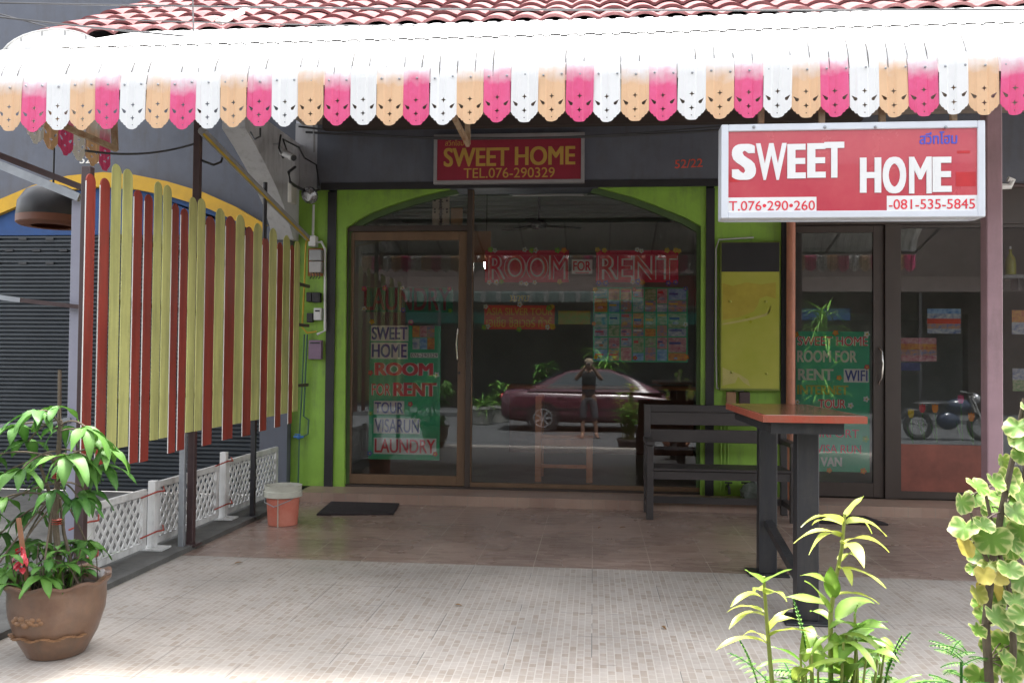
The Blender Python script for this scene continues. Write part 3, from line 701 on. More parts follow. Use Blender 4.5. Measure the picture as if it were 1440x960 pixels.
for c, x0, x1, yt_, yb_ in slats:
    ym = 450; y0 = at(x0, ym, X=-2.87).y; y1 = at(x1, ym, X=-2.87).y; w = y1 - y0; yc = (y0 + y1) / 2
    zt, zb_ = at((x0 + x1) / 2, yt_, X=-2.87).z, at((x0 + x1) / 2, yb_, X=-2.87).z
    r = w / 2; poly = [(y0 + .002, zb_), (y1 - .002, zb_)] + [(yc + (r - .002) * math.cos(math.pi * k / 10), zt - r * .9 + r * .9 * math.sin(math.pi * k / 10)) for k in range(11)]
    s = MB().prism(poly, 'x', -2.879 + random.uniform(-.002, .002), -2.872 + random.uniform(-.001, .001)).build('slat', SLR if c == 'r' else SLY, SCR, bevel=.0015)
    if c == 'r': MB().box(-2.8785, -2.8725, y0 + .0005, y0 + .0018, zb_ + .002, zt - r).build('primed_edge', CREAM, s)
    s['label'] = 'red rounded slat' if c == 'r' else 'yellow green rounded slat'
for z in (1.12, 1.72, 2.12):
    MB().box(-2.915, -2.886, 4.86, 8.45, z, z + .03).build('rail', DKBROWN, SCR)

WIRE = mat('red_wire_tie', (.35, .05, .03), .5)
# ------------------------------------------------------------------ lattice fence
LATT = mat('white_lattice_plastic', (.62, .62, .6), .5, .14, 4, .1, col2=(.78, .78, .76), dirt=.6)
def lattice(y0, y1, zlo, zhi, label):
    t = thing('lattice_panel', label, 'fence', (-3.15, (y0 + y1) / 2, 0), 'white lattice fence panels on the left kerb')
    f = MB(); x0, x1 = -3.165, -3.135
    f.box(x0, x1, y0, y1, zlo, zlo + .045).box(x0, x1, y0, y1, zhi - .045, zhi).box(x0, x1, y0, y0 + .05, zlo + .045, zhi - .045).box(x0, x1, y1 - .05, y1, zlo + .045, zhi - .045)
    f.build('panel_frame', LATT, t, bevel=.003)
    lb = MB(); a0, a1, b0, b1 = y0 + .05, y1 - .05, zlo + .045, zhi - .045
    for sgn in (1, -1):
        k = -(b1 - b0) - .0
        c = a0 - (b1 - b0)
        while c < a1:
            # 50 degree strips clipped to the opening
            pts = [(c, b0), (c + (b1 - b0) / 1.25, b1)]
            (ya, za), (yb, zbq) = pts
            if ya < a0: za += (a0 - ya) * 1.25; ya = a0
            if yb > a1: zbq -= (yb - a1) * 1.25; yb = a1
            if yb - ya > .03 and za < zbq:
                if sgn < 0: ya, yb = a0 + a1 - ya, a0 + a1 - yb
                xx = -3.146 if sgn > 0 else -3.152
                lb.bar((xx, ya, za), (xx, yb, zbq), .022, .006, up=(1, 0, 0))
            c += .082
    lb.build('lattice_strips', LATT, t)
    return t
lz = .035
lattice(5.1, 5.78, lz + .02, .47, 'white lattice fence panel nearest the street, beside the big flowerpot')
lattice(5.92, 6.95, lz + .02, .50, 'white lattice fence panel in the middle, behind the dark brown post')
lattice(7.1, 8.3, lz + .02, .52, 'white lattice fence panel farthest back, beside the paint bucket')
for y, h, lb in ((5.03, .46, 'white fence post at the street end of the lattice'), (5.85, .52, 'white fence post between the nearest and middle lattice panels'), (7.02, .6, 'white fence post between the middle and farthest lattice panels')):
    t = thing('fence_post', lb, 'post', (-3.12, y, lz), 'white posts of the lattice fence')
    MB().box(-3.155, -3.1, y - .026, y + .026, lz + .012, h).build('post', LATT, t, bevel=.004)
    MB().box(-3.2, -3.02, y - .07, y + .07, lz, lz + .012).build('foot', LATT, t)
    for z in (h - .08, .16): MB().tube([(-3.13, y - .16, z - .02), (-3.07, y - .05, z + .01), (-3.07, y + .05, z), (-3.13, y + .15, z + .015)], .006, 5).build('wire_tie', WIRE, t)
# ------------------------------------------------------------------ signs
def sign_flat(name, label, box, Y, m, depth=.02, cat='sign', border=None, bw=.02, par=None):
    x0, x1, z0, z1 = rect(*box, Y)
    t = thing(name, label, cat, ((x0 + x1) / 2, Y, z0))
    if border:
        f = MB(); frame(f, x0, x1, z0, z1, Y - .012, Y + depth, bw, bw, bw, bw); f.build('frame', border, t, bevel=.002)
        MB().box(x0 + bw, x1 - bw, Y, Y + depth * .8, z0 + bw, z1 - bw).build('face', m, t)
    else: MB().box(x0, x1, Y, Y + depth, z0, z1).build('face', m, t)
    return t
GREYF = mat('grey_sign_frame', (.32, .31, .32), .5, .1)
s = sign_flat('shop_sign', 'maroon board with gold SWEET HOME lettering on the slate header beam', (610, 188, 822, 258), 8.44, MAROON, .05, 'sign', GREYF, .035)
for k, (w, b) in enumerate((('SWEET', (624, 207, 716, 235)), ('HOME', (724, 205, 809, 233)))): lettering(w, b, 8.44, GOLD, s, .03)
lettering('TEL.076-290329', (652, 236, 780, 250), 8.44, GOLD, s, .004)
lettering('สวีทโฮม', (626, 197, 652, 205), 8.44, GOLD, s, .0)
REDD = mat('red_house_digits', (.75, .1, .06), .5)
hn = thing('house_number', 'small red house digits on the slate beam left of the white framed sign', 'house number', at(968, 230, Y=8.49))
lettering('52/22', (949, 224, 988, 236), 8.498, REDD, hn, .006, tilt=.012)
# big light-box sign
YS = 4.72
x0, x1, z0, z1 = rect(1014, 173, 1384.5, 306.5, YS)
bs = thing('hanging_sign', 'big white framed red SWEET HOME sign hanging under the awning on the right', 'sign', ((x0 + x1) / 2, YS, z0))
ALU = mat('pale_aluminium_frame', (.66, .69, .74), .35, .06, 4)
fw = .038
MB().box(x0, x0 + fw, YS - .012, YS + .11, z0, z1).box(x1 - fw, x1, YS - .012, YS + .11, z0, z1).box(x0 + fw, x1 - fw, YS - .0115, YS + .11, z0, z0 + fw).box(x0 + fw, x1 - fw, YS - .0115, YS + .11, z1 - fw, z1).build('frame', ALU, bs, bevel=.004)
SRED = mat('faded_red_acrylic', (.47, .03, .06), .25, .12, 2.5, col2=(.56, .09, .1), coat=.3)
MB().box(x0 + fw, x1 - fw, YS, YS + .1, z0 + fw, z1 - fw).build('face', SRED, bs)
PATCH = mat('redder_patch', (.5, .02, .025), .3)
for bx in ((1346, 212, 1364, 216), (1344, 242, 1372, 262), (1025, 246, 1040, 256)):
    a, b, c, d = rect(*bx, YS); MB().box(a, b, YS - .001, YS, c, d).build('patch', PATCH, bs)
big = [('S', (1029, 200, 1063, 256), .012), ('W', (1063, 200, 1106, 255), 0), ('E', (1107, 200, 1133, 254), 0), ('E', (1135, 199, 1161, 253), 0), ('T', (1159, 197, 1187, 253), 0),
       ('H', (1209, 219, 1239, 274), 0), ('O', (1241, 218, 1274, 275), 0), ('M', (1278, 219, 1310, 274), 0), ('E', (1311, 218, 1338, 273), 0)]
for ch, b, t_ in big: lettering(ch, b, YS, WHITE, bs, .03 if ch in 'MW' else .05, thick=.003)
for bx, tx, tb in (((1023, 277.5, 1148, 298), 'T.076•290•260', (1025, 282.5, 1146, 296)), ((1247, 275, 1375, 297), '-081-535-5845', (1250, 280, 1371, 294))):
    a, b, c, d = rect(*bx, YS); MB().box(a, b, YS - .002, YS, c, d).build('number_strip', WHITE, bs)
    lettering(tx, tb, YS - .002, REDL, bs, .004)
lettering('สวีทโฮม', (1293, 185, 1346, 203), YS, BLUES, bs, .02)
for px in (1160, 1231, 1060, 1330):
    c = at(px, 179, Y=YS - .012); MB().ball((c.x, YS - .012, c.z), .009, 8, 6).build('bolt', STEEL, bs)
for px in (1070, 1155, 1240, 1340):
    c = at(px, 172, Y=YS + .05); MB().box(c.x - .015, c.x + .015, YS + .03, YS + .06, c.z - .01, 3.0).build('hanger', RUST, bs)

# ------------------------------------------------------------------ things on and behind the glass
YP = YG + .022
def letters_outl(s, box, Y, m, par, bold=.03, outl=.05):
    lettering(s, box, Y, CREAM, par, bold + outl, grow=.006, thick=.001, name='letter_border')
    return lettering(s, box, Y - .0012, m, par, bold, thick=.001)
def poster(name, label, box, m, cat='poster', Y=YP, depth=.003):
    x0, x1, z0, z1 = rect(*box, Y); t = thing(name, label, cat, ((x0 + x1) / 2, Y, z0))
    MB().box(x0, x1, Y, Y + depth, z0, z1).build('sheet', m, t); return t
PET = [mat('white_petal', (.75, .75, .72)), mat('yellow_petal', (.7, .5, .02)), mat('red_petal', (.6, .05, .06)), mat('blue_petal', (.08, .12, .5)), mat('green_leaf_sticker', (.2, .5, .06)), mat('orange_petal', (.75, .25, .02)), mat('pink_petal', (.65, .08, .2))]
def flowers(par, lst, r=.03, Y=YP):
    for px, py, c in lst: flower(px, py, r * random.uniform(.85, 1.1), Y - .004, PET[c], PET[1] if c != 1 else PET[5], par)
GLR = mat('dark_red_backing', (.62, .016, .06), .5, .1)
pR = poster('window_banner', 'red banner of outlined letters reading ROOM across the top of the big window', (682, 352, 800, 397), GLR, 'banner')
letters_outl('ROOM', (688, 358, 799, 394), YP, REDL, pR, .0, .045)
flowers(pR, [(690, 351, 4), (696, 352, 0), (738, 351, 0), (748, 352, 4), (753, 352, 0), (784, 352, 4), (793, 352, 5), (688, 397, 0), (698, 397, 0), (705, 396, 4), (733, 398, 0), (740, 399, 0), (752, 397, 0), (787, 396, 1)])
pF = poster('window_card', 'small white outlined card reading FOR between the ROOM and RENT banners', (804, 365, 833, 385), CREAM, 'card')
lettering('FOR', (806, 367, 831, 381), YP, REDL, pF, .02)
a, b, c, d = rect(809, 383, 828, 384, YP); MB().box(a, b, YP - .001, YP, c, d).build('underline', REDL, pF)
pT = poster('window_banner', 'red banner of outlined letters reading RENT at the top right of the window', (838, 352, 954, 397), GLR, 'banner')
letters_outl('RENT', (842, 359, 952, 394), YP, REDL, pT, .0, .045)
flowers(pT, [(840, 351, 1), (850, 352, 1), (896, 351, 0), (902, 353, 0), (938, 352, 1), (950, 352, 1), (955, 353, 1), (842, 398, 3), (852, 398, 3), (890, 396, 0), (897, 396, 3), (903, 397, 5), (940, 398, 3), (950, 397, 3)])
nb = thing('number_lettering', 'yellow digits 33/2927 above the orange tour poster', 'lettering', at(732, 424, Y=YP))
lettering('33/2927', (717, 415, 745, 424), YP, YEL, nb, .02)
pA = poster('tour_poster', 'orange red tour poster in English and Thai under the yellow digits', (681, 429, 780, 463), ORANGEP)
lettering('ASIA SILVER TOUR', (684, 433, 777, 443), YP, YEL, pA, .012)
lettering('เอเชีย ซิลเวอร์ ทัวร์', (684, 445, 776, 460), YP, YEL, pA, .012)
flowers(pA, [(683, 431, 0), (731, 428, 0), (776, 431, 1), (772, 433, 4), (681, 460, 4), (686, 459, 0), (730, 463, 4), (770, 460, 0), (777, 459, 1)])
LBL = mat('yellow_green_blurred_label', (.22, .35, .02), .5, .3, 20, col2=(.6, .22, .02))
poster('window_label', 'yellow green label with blurred orange marks right of the orange poster', (785, 437, 830, 456), LBL, 'label')
# brochure display
brd = poster('brochure_board', 'green board covered with rows of colourful holiday brochures on the window', (834, 404, 967, 509), PGREEN, 'board')
pal = [((.02, .16, .5), (.45, .65, .8)), ((.01, .3, .45), (.75, .7, .5)), ((.45, .04, .03), (.75, .45, .05)), ((.04, .25, .05), (.6, .55, .4)), ((.4, .03, .12), (.7, .5, .45)), ((.7, .7, .66), (.04, .1, .35)), ((.75, .3, .02), (.03, .2, .5))]
BRO = [mat('brochure_print', a_, .35, scale=s_, col2=b_, detail=4) if i < 0 else mat('brochure_print_' + n_, a_, .35, scale=s_, col2=b_, detail=4, stretch=(1, 1, 1.6))
       for i, ((a_, b_), s_, n_) in enumerate(zip(pal, (14, 18, 22, 25, 20, 16, 19), ('sea', 'lagoon', 'market', 'forest', 'orchid', 'cloud', 'sunset')))]
cw = [0, 20, 37, 54, 71, 88, 104, 131]
for r in range(3):
    for c in range(7):
        x0, x1 = 836 + cw[c], 836 + cw[c + 1] - 2; y0 = 406 + r * 34.3
        hgt = 32.5; X0, X1, Z0, Z1 = rect(x0, y0, x1, y0 + hgt, YP)
        zm = Z0 + (Z1 - Z0) * random.choice((.35, .5, .6))
        b1 = MB().box(X0, X1, YP - .003, YP, Z0, zm - .004).build('brochure', random.choice(BRO), brd)
        b2 = MB().box(X0, X1, YP - .003, YP, zm + .004, Z1).build('brochure', random.choice(BRO), brd)
        for q, (lo, hi) in enumerate(((Z0, zm - .004), (zm + .004, Z1))):
            if random.random() < .7:
                zz = lo + (hi - lo) * random.uniform(.45, .75); MB().box(X0 + .008, X0 + (X1 - X0) * random.uniform(.5, .9), YP - .004, YP - .0032, zz, zz + (hi - lo) * .16).build('title_band', random.choice((CREAM, YEL, BLUEL, REDL)), b1 if q == 0 else b2)
            if random.random() < .6:
                cxp = X0 + (X1 - X0) * random.uniform(.3, .7); czp = lo + (hi - lo) * .28; rr = (hi - lo) * random.uniform(.12, .2)
                MB().prism([(cxp + rr * 1.4 * math.cos(t * .6), czp + rr * math.sin(t * .6) * (1 if t < 6 else .4)) for t in range(10)], 'y', YP - .004, YP - .0031).build('picture', random.choice(BRO), b1 if q == 0 else b2)
flowers(brd, [(837, 407, 1), (838, 502, 1), (965, 502, 5), (892, 407, 2), (964, 406, 3), (893, 503, 2), (964, 456, 0), (835, 455, 5)], .026)
# laundry strip
pL = poster('laundry_banner', 'green strip with faded red laundry lettering at the top of the sliding door', (515, 404, 637, 439), mat('dull_green_card', (.02, .17, .09), .6, .15, 4), 'banner', Y=YG + .026)
lettering('LAUNDRY', (512, 404, 634, 437), YG + .026, mat('faded_red_letters', (.2, .03, .035), .6, .3), pL, .02)
flowers(pL, [(566, 405, 0), (512, 434, 0), (567, 436, 3), (633, 437, 4), (512, 406, 6), (541, 405, 6), (632, 406, 6)], .028, YG + .026)
# main green poster
pG = poster('door_poster', 'tall green poster listing room, tour, visa run and laundry on the sliding door', (519, 458, 619, 646), PGREEN)
def on_white(s, box, m, par, bold=.02, pad=1.5):
    a, b, c, d = rect(box[0] - pad, box[1] - pad, box[2] + pad, box[3] + pad, YP); MB().box(a, b, YP - .001, YP, c, d).build('letter_card', CREAM, par)
    return lettering(s, box, YP - .001, m, par, bold, thick=.001)
on_white('SWEET', (523, 459, 573, 478), BLUEL, pG, .03); on_white('HOME', (523, 483, 572, 503), BLUEL, pG, .03)
letters_outl('ROOM', (527, 509, 609, 529), YP, REDL, pG, .045, .05)
letters_outl('FOR', (523, 539, 549, 556), YP, ORANGEP, pG, .0, .06); letters_outl('RENT', (553, 537, 614, 558), YP, REDL, pG, .045, .05)
on_white('TOUR', (527, 565, 567, 581), BLUEL, pG, .02); on_white('VISARUN', (527, 589, 589, 608), BLUEL, pG, .01); on_white('LAUNDRY', (527, 617, 612, 637), REDL, pG, .02)
on_white('076-290329', (578, 497, 615, 502), BLACK, pG, 0, .8)
for j in range(2):
    for i in range(3):
        a, b, c, d = rect(580 + i * 10.5, 458 + j * 17, 590 + i * 10.5, 474 + j * 17, YP); MB().box(a, b, YP - .001, YP, c, d).build('photo_print', BRO[(i * 2 + j * 3 + 2) % 7], pG)
flowers(pG, [(523, 452, 1), (578, 453, 6), (521, 524, 2), (614, 527, 0), (577, 568, 2), (521, 581, 4), (520, 637, 3), (612, 638, 2)], .032)
# paper talisman and tan card above the door
PAPER = mat('yellowed_paper', (.52, .42, .33), .8, .12, 6)
tal = poster('paper_talisman', 'narrow yellowed paper with dark brush strokes taped above the sliding door', (608, 275, 632, 318), PAPER, 'paper')
INK = mat('dark_ink', (.05, .03, .03), .8); rnd = random.Random(3); ink = MB()
for k in range(11):
    py = 280 + k * 3.4; w = rnd.uniform(1.5, 4.5)
    a, b, c, d = rect(620 - w, py, 620 + w, py + 1.2, YP - .001); ink.box(a, b, YP - .0012, YP - .0002, c, d)
    a, b, c, d = rect(620 - rnd.uniform(1, 2.5), py, 620 + rnd.uniform(1, 2), py + 3.2, YP - .001); ink.box(a, b, YP - .0014, YP - .0002, c, d)
for px in (611.5, 628.5):
    for py in (281, 293, 297):
        a, b, c, d = rect(px - 1.4, py, px + 1.4, py + 2.6, YP); ink.box(a, b, YP - .0012, YP - .0002, c, d)
a, b, c, d = rect(610.5, 278, 629.5, 279.2, YP); ink.box(a, b, YP - .0011, YP - .0002, c, d)
ink.build('brush_strokes', INK, tal)
TAN = mat('tan_cardboard', (.38, .22, .12), .8, .15, 6)
poster('cardboard_square', 'plain tan cardboard square beside the paper talisman', (634, 292.5, 650.5, 318), TAN, 'card')
tc_ = poster('cardboard_sheet', 'creased tan cardboard sheet leaning inside the window left of the ROOM banner', (662, 325, 690, 369), TAN, 'card', Y=9.0, depth=.006)

# right unit posters
PG2 = mat('green_poster_faded', (.03, .42, .21), .5, .12, 3)
pv = poster('door_poster', 'faded green poster with WIFI and VAN lettering on the right hand brown door', (1119, 466, 1223, 663), PG2)
OLV = mat('olive_lettering', (.5, .42, .04), .6); DUSTW = mat('pale_lettering', (.7, .67, .58), .6, .2)
letters_outl('SWEET HOME', (1122, 473, 1220, 486), YP, REDL, pv, .0, .06)
lettering('ROOM FOR', (1121, 492, 1205, 510), YP, DUSTW, pv, .035); lettering('RENT', (1122, 518, 1172, 535), YP, DUSTW, pv, .035); on_white('WIFI', (1188, 520, 1220, 536), BLUEL, pv, .02)
lettering('INTERNET', (1121, 541, 1193, 555), YP, OLV, pv, .035); letters_outl('TOUR', (1151, 561, 1189, 574), YP, REDL, pv, .02, .05)
lettering('AIRPORT', (1140, 603, 1208, 615), YP, REDL, pv, .02); lettering('VISA RUN', (1148, 625, 1211, 637), YP, REDL, pv, .02); lettering('VAN', (1154, 642, 1184, 656), YP, CREAM, pv, .04)
flowers(pv, [(1119, 470, 5), (1175, 468, 5), (1219, 470, 0), (1219, 516, 2), (1218, 561, 0), (1196, 570, 0), (1180, 531, 5), (1121, 565, 0), (1166, 661, 5), (1214, 662, 5), (1217, 617, 4), (1130, 612, 4)], .03)
def pic(label, box, cols, name='picture_poster'):
    x0, y0, x1, y1 = box; t = thing(name, label, 'poster', at((x0 + x1) / 2, y1, Y=YP)); n = len(cols)
    for k, m in enumerate(cols):
        a, b, c, d = rect(x0, y0 + (y1 - y0) * k / n, x1, y0 + (y1 - y0) * (k + 1) / n, YP); MB().box(a, b, YP, YP + .003, c, d).build('picture_band', m, t)
    return t
pic('landscape poster with a blue sky and orange island on the right hand window', (1304, 434, 1351, 469), [BRO[0], BRO[5], ORANGEP, BRO[6], BRO[5]])
t = pic('pair of crowded pink and yellow leaflets on the right hand window', (1266, 475, 1317, 508), [BRO[4], BRO[2], BRO[6], BRO[4]])
pic('small dark blue notice under the crowded leaflets', (1267, 510, 1294, 521), [mat('blue_notice', (.09, .1, .25), .5, .3, 30)])
pic('leaflet with a brown picture at the right edge of the frame', (1423, 436, 1450, 470), [BRO[2], BRO[5]])
pic('pale green leaflet lower down at the right edge of the frame', (1424, 518, 1450, 550), [BRO[5], BRO[3]])
STEM = mat('tulip_stem_green', (.1, .26, .06), .5)
for px, py, yb_, c, lb in ((1281, 582, 623, 1, 'yellow'), (1297, 575, 618, 2, 'pinkish red'), (1315, 575, 622, 5, 'orange red'), (1351, 562, 620, 6, 'faint pink'), (1366, 587, 625, 5, 'low orange'), (1386, 590, 625, 4, 'half hidden green')):
    p = at(px, py, Y=YP); q = at(px + 3, yb_, Y=YP)
    t = thing('tulip_decal', lb + ' tulip decal on the lower part of the right hand window', 'decal', q)
    MB().prism([(p.x - .026, p.z + .05), (p.x - .012, p.z + .035), (p.x, p.z + .055), (p.x + .012, p.z + .035), (p.x + .026, p.z + .05), (p.x + .03, p.z), (p.x + .015, p.z - .035), (p.x - .015, p.z - .035), (p.x - .03, p.z)], 'y', YP - .001, YP + .002).build('bloom', PET[c], t)
    MB().prism([(p.x - .004, p.z - .034), (p.x + .004, p.z - .034), (q.x + .004, q.z), (q.x - .004, q.z)], 'y', YP - .001, YP + .001).build('stem', STEM, t)
    MB().prism([(q.x - .004, q.z), (q.x - .05, q.z + .12), (q.x - .065, q.z + .2), (q.x - .03, q.z + .1)], 'y', YP - .001, YP + .001).build('leaf', STEM, t)

# ------------------------------------------------------------------ bar table
TT = mat('red_brown_table_top', (.17, .055, .033), .22, .3, 4, .15, col2=(.09, .058, .036), stretch=(1.6, .25, 1), coat=.25)
zt = 1.135
tl = at(1073, 596, Y=4.48).x; tr_ = at(1220, 597, Y=4.48).x
tb = thing('bar_table', 'tall bar table with red brown top on two broad black posts', 'table', ((tl + tr_) / 2, 5.1, 0))
MB().box(tl + .012, tr_ - .012, 4.492, 5.708, zt - .036, zt).build('table_top', TT, tb, bevel=.004)
EDG = mat('orange_red_table_edge', (.36, .062, .034), .4, .3, 12, .2, col2=(.27, .09, .055))
MB().box(tl, tl + .0115, 4.48, 5.72, zt - .038, zt - .002).box(tr_ - .0115, tr_, 4.48, 5.72, zt - .038, zt - .002).box(tl + .0116, tr_ - .0116, 4.48, 4.4915, zt - .038, zt - .002).box(tl + .0116, tr_ - .0116, 5.7085, 5.72, zt - .038, zt - .002).build('edge_band', EDG, tb)
def leg(cx_, cy_):
    MB().box(cx_ - .058, cx_ + .058, cy_ - .05, cy_ + .05, .012, zt - .1).build('leg', BLACKW, tb, bevel=.004)
    MB().box(cx_ - .13, cx_ + .13, cy_ - .11, cy_ + .11, .001, .012).build('foot_plate', BLACKW, tb, bevel=.003)
l1 = at(1133, 872, Z=0); l2 = at(1078, 806, Z=0)
lx = (l1.x + l2.x) / 2
leg(l1.x, l1.y); leg(l2.x, l2.y)
MB().box(tl + .05, tr_ - .1, 4.53, 4.57, zt - .099, zt - .039).box(tl + .05, tr_ - .1, 5.63, 5.67, zt - .099, zt - .039).box(tl + .05, tl + .09, 4.57, 5.63, zt - .098, zt - .039).box(tr_ - .14, tr_ - .1, 4.57, 5.63, zt - .098, zt - .039).build('apron', BLACKW, tb)
MB().bar((lx, l1.y + .04, .18), (lx, l2.y - .04, .34), .05, .05).build('brace', BLACKW, tb)

# ------------------------------------------------------------------ bench
BW = mat('dark_bench_wood', (.028, .024, .024), .45, .35, 6, .2, col2=(.055, .047, .045), stretch=(.3, 1, 1))
xb0, xb1 = at(908, 650, Y=7.85).x, at(1116, 650, Y=7.85).x
bn = thing('bench', 'dark wooden slatted bench with backrest against the shop window', 'bench', ((xb0 + xb1) / 2, 7.9, 0))
yf_, yb_ = 7.72, 8.1
for x in (xb0 + .03, xb1 - .03):
    MB().box(x - .03, x + .03, yf_ - .03, yf_ + .03, 0, .66).build('leg', BW, bn, bevel=.004)
    MB().bar((x, yb_, 0), (x, yb_ + .06, 1.0), .06, .055).build('leg', BW, bn, bevel=.004)
    MB().box(x - .04, x + .04, yf_ - .06, yb_, .66, .70).build('armrest', BW, bn, bevel=.004)
    MB().box(x - .025, x + .025, yf_ + .03, yb_ - .03, .1, .15).build('side_rail', BW, bn)
for z in (.82, .66): MB().bar((xb0 + .0, yb_ + .02 + z * .05, z + .05), (xb1 - .0, yb_ + .02 + z * .05, z + .05), .03, .12).build('back_slat', BW, bn, bevel=.004)
MB().bar((xb0, yb_ + .075, .965), (xb1, yb_ + .075, .965), .04, .07).build('top_rail', BW, bn, bevel=.004)
for k in range(4): MB().box(xb0 + .06, xb1 - .06, yf_ - .03 + k * .098, yf_ + .055 + k * .098, .435, .46).build('seat_slat', BW, bn, bevel=.004)
MB().box(xb0 + .06, xb1 - .06, yf_ - .015, yf_ + .015, .36, .43).build('seat_rail', BW, bn)
MB().box(xb0 + .06, xb1 - .06, yb_ - .03, yb_ + .0, .09, .15).build('lower_rail', BW, bn)

# ------------------------------------------------------------------ bucket, mats
BK = mat('salmon_bucket_plastic', (.5, .11, .065), .5, .25, 5, .05, col2=(.6, .24, .17))
BKR = mat('milky_bucket_rim', (.5, .5, .42), .5, .15, 8)
p = at(389, 741, Z=0); p = Vector((p.x, p.y + .14, 0))
bk = thing('paint_bucket', 'salmon orange paint bucket with milky rim on the tiles by the green pilaster', 'bucket', p)
MB().lathe([(.118, 0), (.122, .004), (.138, .25), (.134, .25), (.119, .01), (.0, .01)], p, 32).build('body', BK, bk, smooth=True)
MB().lathe([(.139, .232), (.158, .238), (.16, .285), (.152, .29), (.156, .33), (.147, .33), (.137, .25), (.139, .232)], p, 32, caps=False).build('rim', BKR, bk, smooth=True)
MB().tube([(p.x - .15, p.y - .01, .26), (p.x - .12, p.y - .11, .2), (p.x - .02, p.y - .158, .17), (p.x + .1, p.y - .13, .22), (p.x + .15, p.y - .01, .26)], .004, 5).build('handle', STEEL, bk)
MB().box(p.x + .004, p.x + .009, p.y - .1405, p.y - .118, .0, .235).build('drip', BKR, bk)
MATM = mat('dark_mat_fibre', (.03, .022, .024), .95, .4, 40, .8)
m0 = at(445, 723, Z=.01); m1 = at(565, 724, Z=.01)
tag(MB().prism([(m0.x, m0.y), (at(553, 724, Z=0).x, at(553, 724, Z=0).y), (at(565, 707, Z=0).x, 8.13), (at(467, 706, Z=0).x, 8.13)], 'z', .001, .018).build('doormat', MATM, bevel=.003), 'dark doormat on the tiles below the sliding door', 'doormat')
a = at(1180, 737, Z=0); b = at(1248, 738, Z=0)
tag(MB().prism([(a.x - .2, a.y), (b.x, a.y), (b.x - .08, 8.1), (a.x - .2, 8.1)], 'z', .001, .018).build('doormat', MATM, bevel=.003), 'dark doormat behind the bar table at the brown door', 'doormat')

# ------------------------------------------------------------------ yellow panel on the right pilaster
OLIVE = mat('faded_yellow_acrylic', (.31, .34, .03), .3, .12, 2, col2=(.42, .42, .07), coat=.3, detail=3)
pn = thing('light_box', 'faded yellow light box with a black band at its top on the right green pilaster', 'light box', at(1055, 548, Y=YF))
x0, x1, z0, z1 = rect(1013, 340, 1097, 549, YF - .1)
MB().box(x0, x1, YF - .1, YF - .002, z0, z1).build('case', mat('olive_case', (.16, .2, .03), .5), pn, bevel=.004)
zb2 = at(1055, 382, Y=YF - .1).z
MB().box(x0 + .01, x1 - .01, YF - .106, YF - .1, z0 + .02, zb2 - .002).build('face', OLIVE, pn)
MB().box(x0 + .01, x1 - .01, YF - .108, YF - .1, zb2, z1 - .01).build('black_band', BLACK, pn)
PEEL = mat('paler_peeled_film', (.42, .38, .12), .4, .15, 6)
pl1 = [(1016, 457), (1040, 453), (1060, 449), (1078, 444), (1083, 436), (1085, 428), (1083, 437), (1075, 441.5), (1058, 446), (1038, 450.5), (1016, 454.5)]
MB().prism([pt(x, y, YF - .106) for x, y in pl1], 'y', YF - .108, YF - .106).build('peel_edge', PEEL, pn)
pl2 = [(1016, 516), (1024, 520), (1040, 526), (1052, 534), (1055, 543), (1046, 538), (1038, 529), (1034, 538), (1016, 542)]
MB().prism([pt(x, y, YF - .106) for x, y in pl2], 'y', YF - .108, YF - .106).build('peeled_patch', PEEL, pn)
BRI = mat('brighter_yellow_film', (.37, .31, .04), .3, .15, 5)
pl3 = [(1016, 398), (1030, 402), (1050, 397), (1070, 400), (1091, 397), (1091, 420), (1078, 416), (1068, 420), (1066, 428), (1060, 438), (1040, 446), (1016, 450)]
MB().prism([pt(x, y, YF - .106) for x, y in pl3], 'y', YF - .1065, YF - .106).build('film_patch', BRI, pn)
for px, py in ((1027, 424), (1077, 424), (1029, 523), (1078, 525)):
    c = at(px, py, Y=YF - .108); MB().ball((c.x, YF - .108, c.z), .014, 8, 6).build('bolt', OLIVE, pn)
tag(MB().tube([at(1046, 549, Y=8.57), at(1008, 546, Y=8.57), at(1007, 480, Y=8.57), at(1007, 350, Y=8.57), at(1011, 337, Y=8.57), at(1060, 334, Y=8.57)], .008, 6).build('cable', PVC), 'white cable running down the left edge of the yellow light box', 'cable')
tag(pbox(1022, 551, 1035, 572, YF - .05, .048).build('outlet_box', TAN, bevel=.003), 'tan outlet box under the yellow light box', 'outlet')
tag(pbox(1040, 551, 1055, 573, YF - .06, .058).build('switch_box', mat('dark_red_brown_plastic', (.08, .05, .05)), bevel=.006), 'dark brown switch box under the yellow light box, right of the tan one', 'switch')
for px, lb in ((1014, 'leftmost'), (1019, 'second'), (1024, 'third'), (1080, 'rightmost')): tag(MB().tube([at(px, 575, Y=8.585), at(px, 690, Y=8.585)], .008, 6).build('water_pipe', GREEN), lb + ' of four thin green pipes running down the pilaster behind the bench', 'pipe', 'green pipes behind the bench')
for px, lb in ((1024, 'left'), (1047, 'right')):
    t = thing('tap', lb + ' one of two dark water taps low on the green pilaster behind the bench', 'tap', at(px, 690, Y=8.55), 'water taps behind the bench')
    c = at(px, 684, Y=8.55)
    MB().tube([(c.x, 8.6, c.z), (c.x, 8.5, c.z), (c.x, 8.47, c.z - .06)], .014, 8).build('spout', CHAR, t, smooth=True)
    MB().box(c.x - .035, c.x + .035, 8.515, 8.535, c.z + .035, c.z + .05).tube([(c.x, 8.525, c.z), (c.x, 8.525, c.z + .04)], .008, 6).build('handle', CHAR, t)
BAG = mat('clear_plastic_bag', (.2, .23, .21), .25, .3, 12)
bgm = MB(); c = at(1063, 700, Y=8.4)
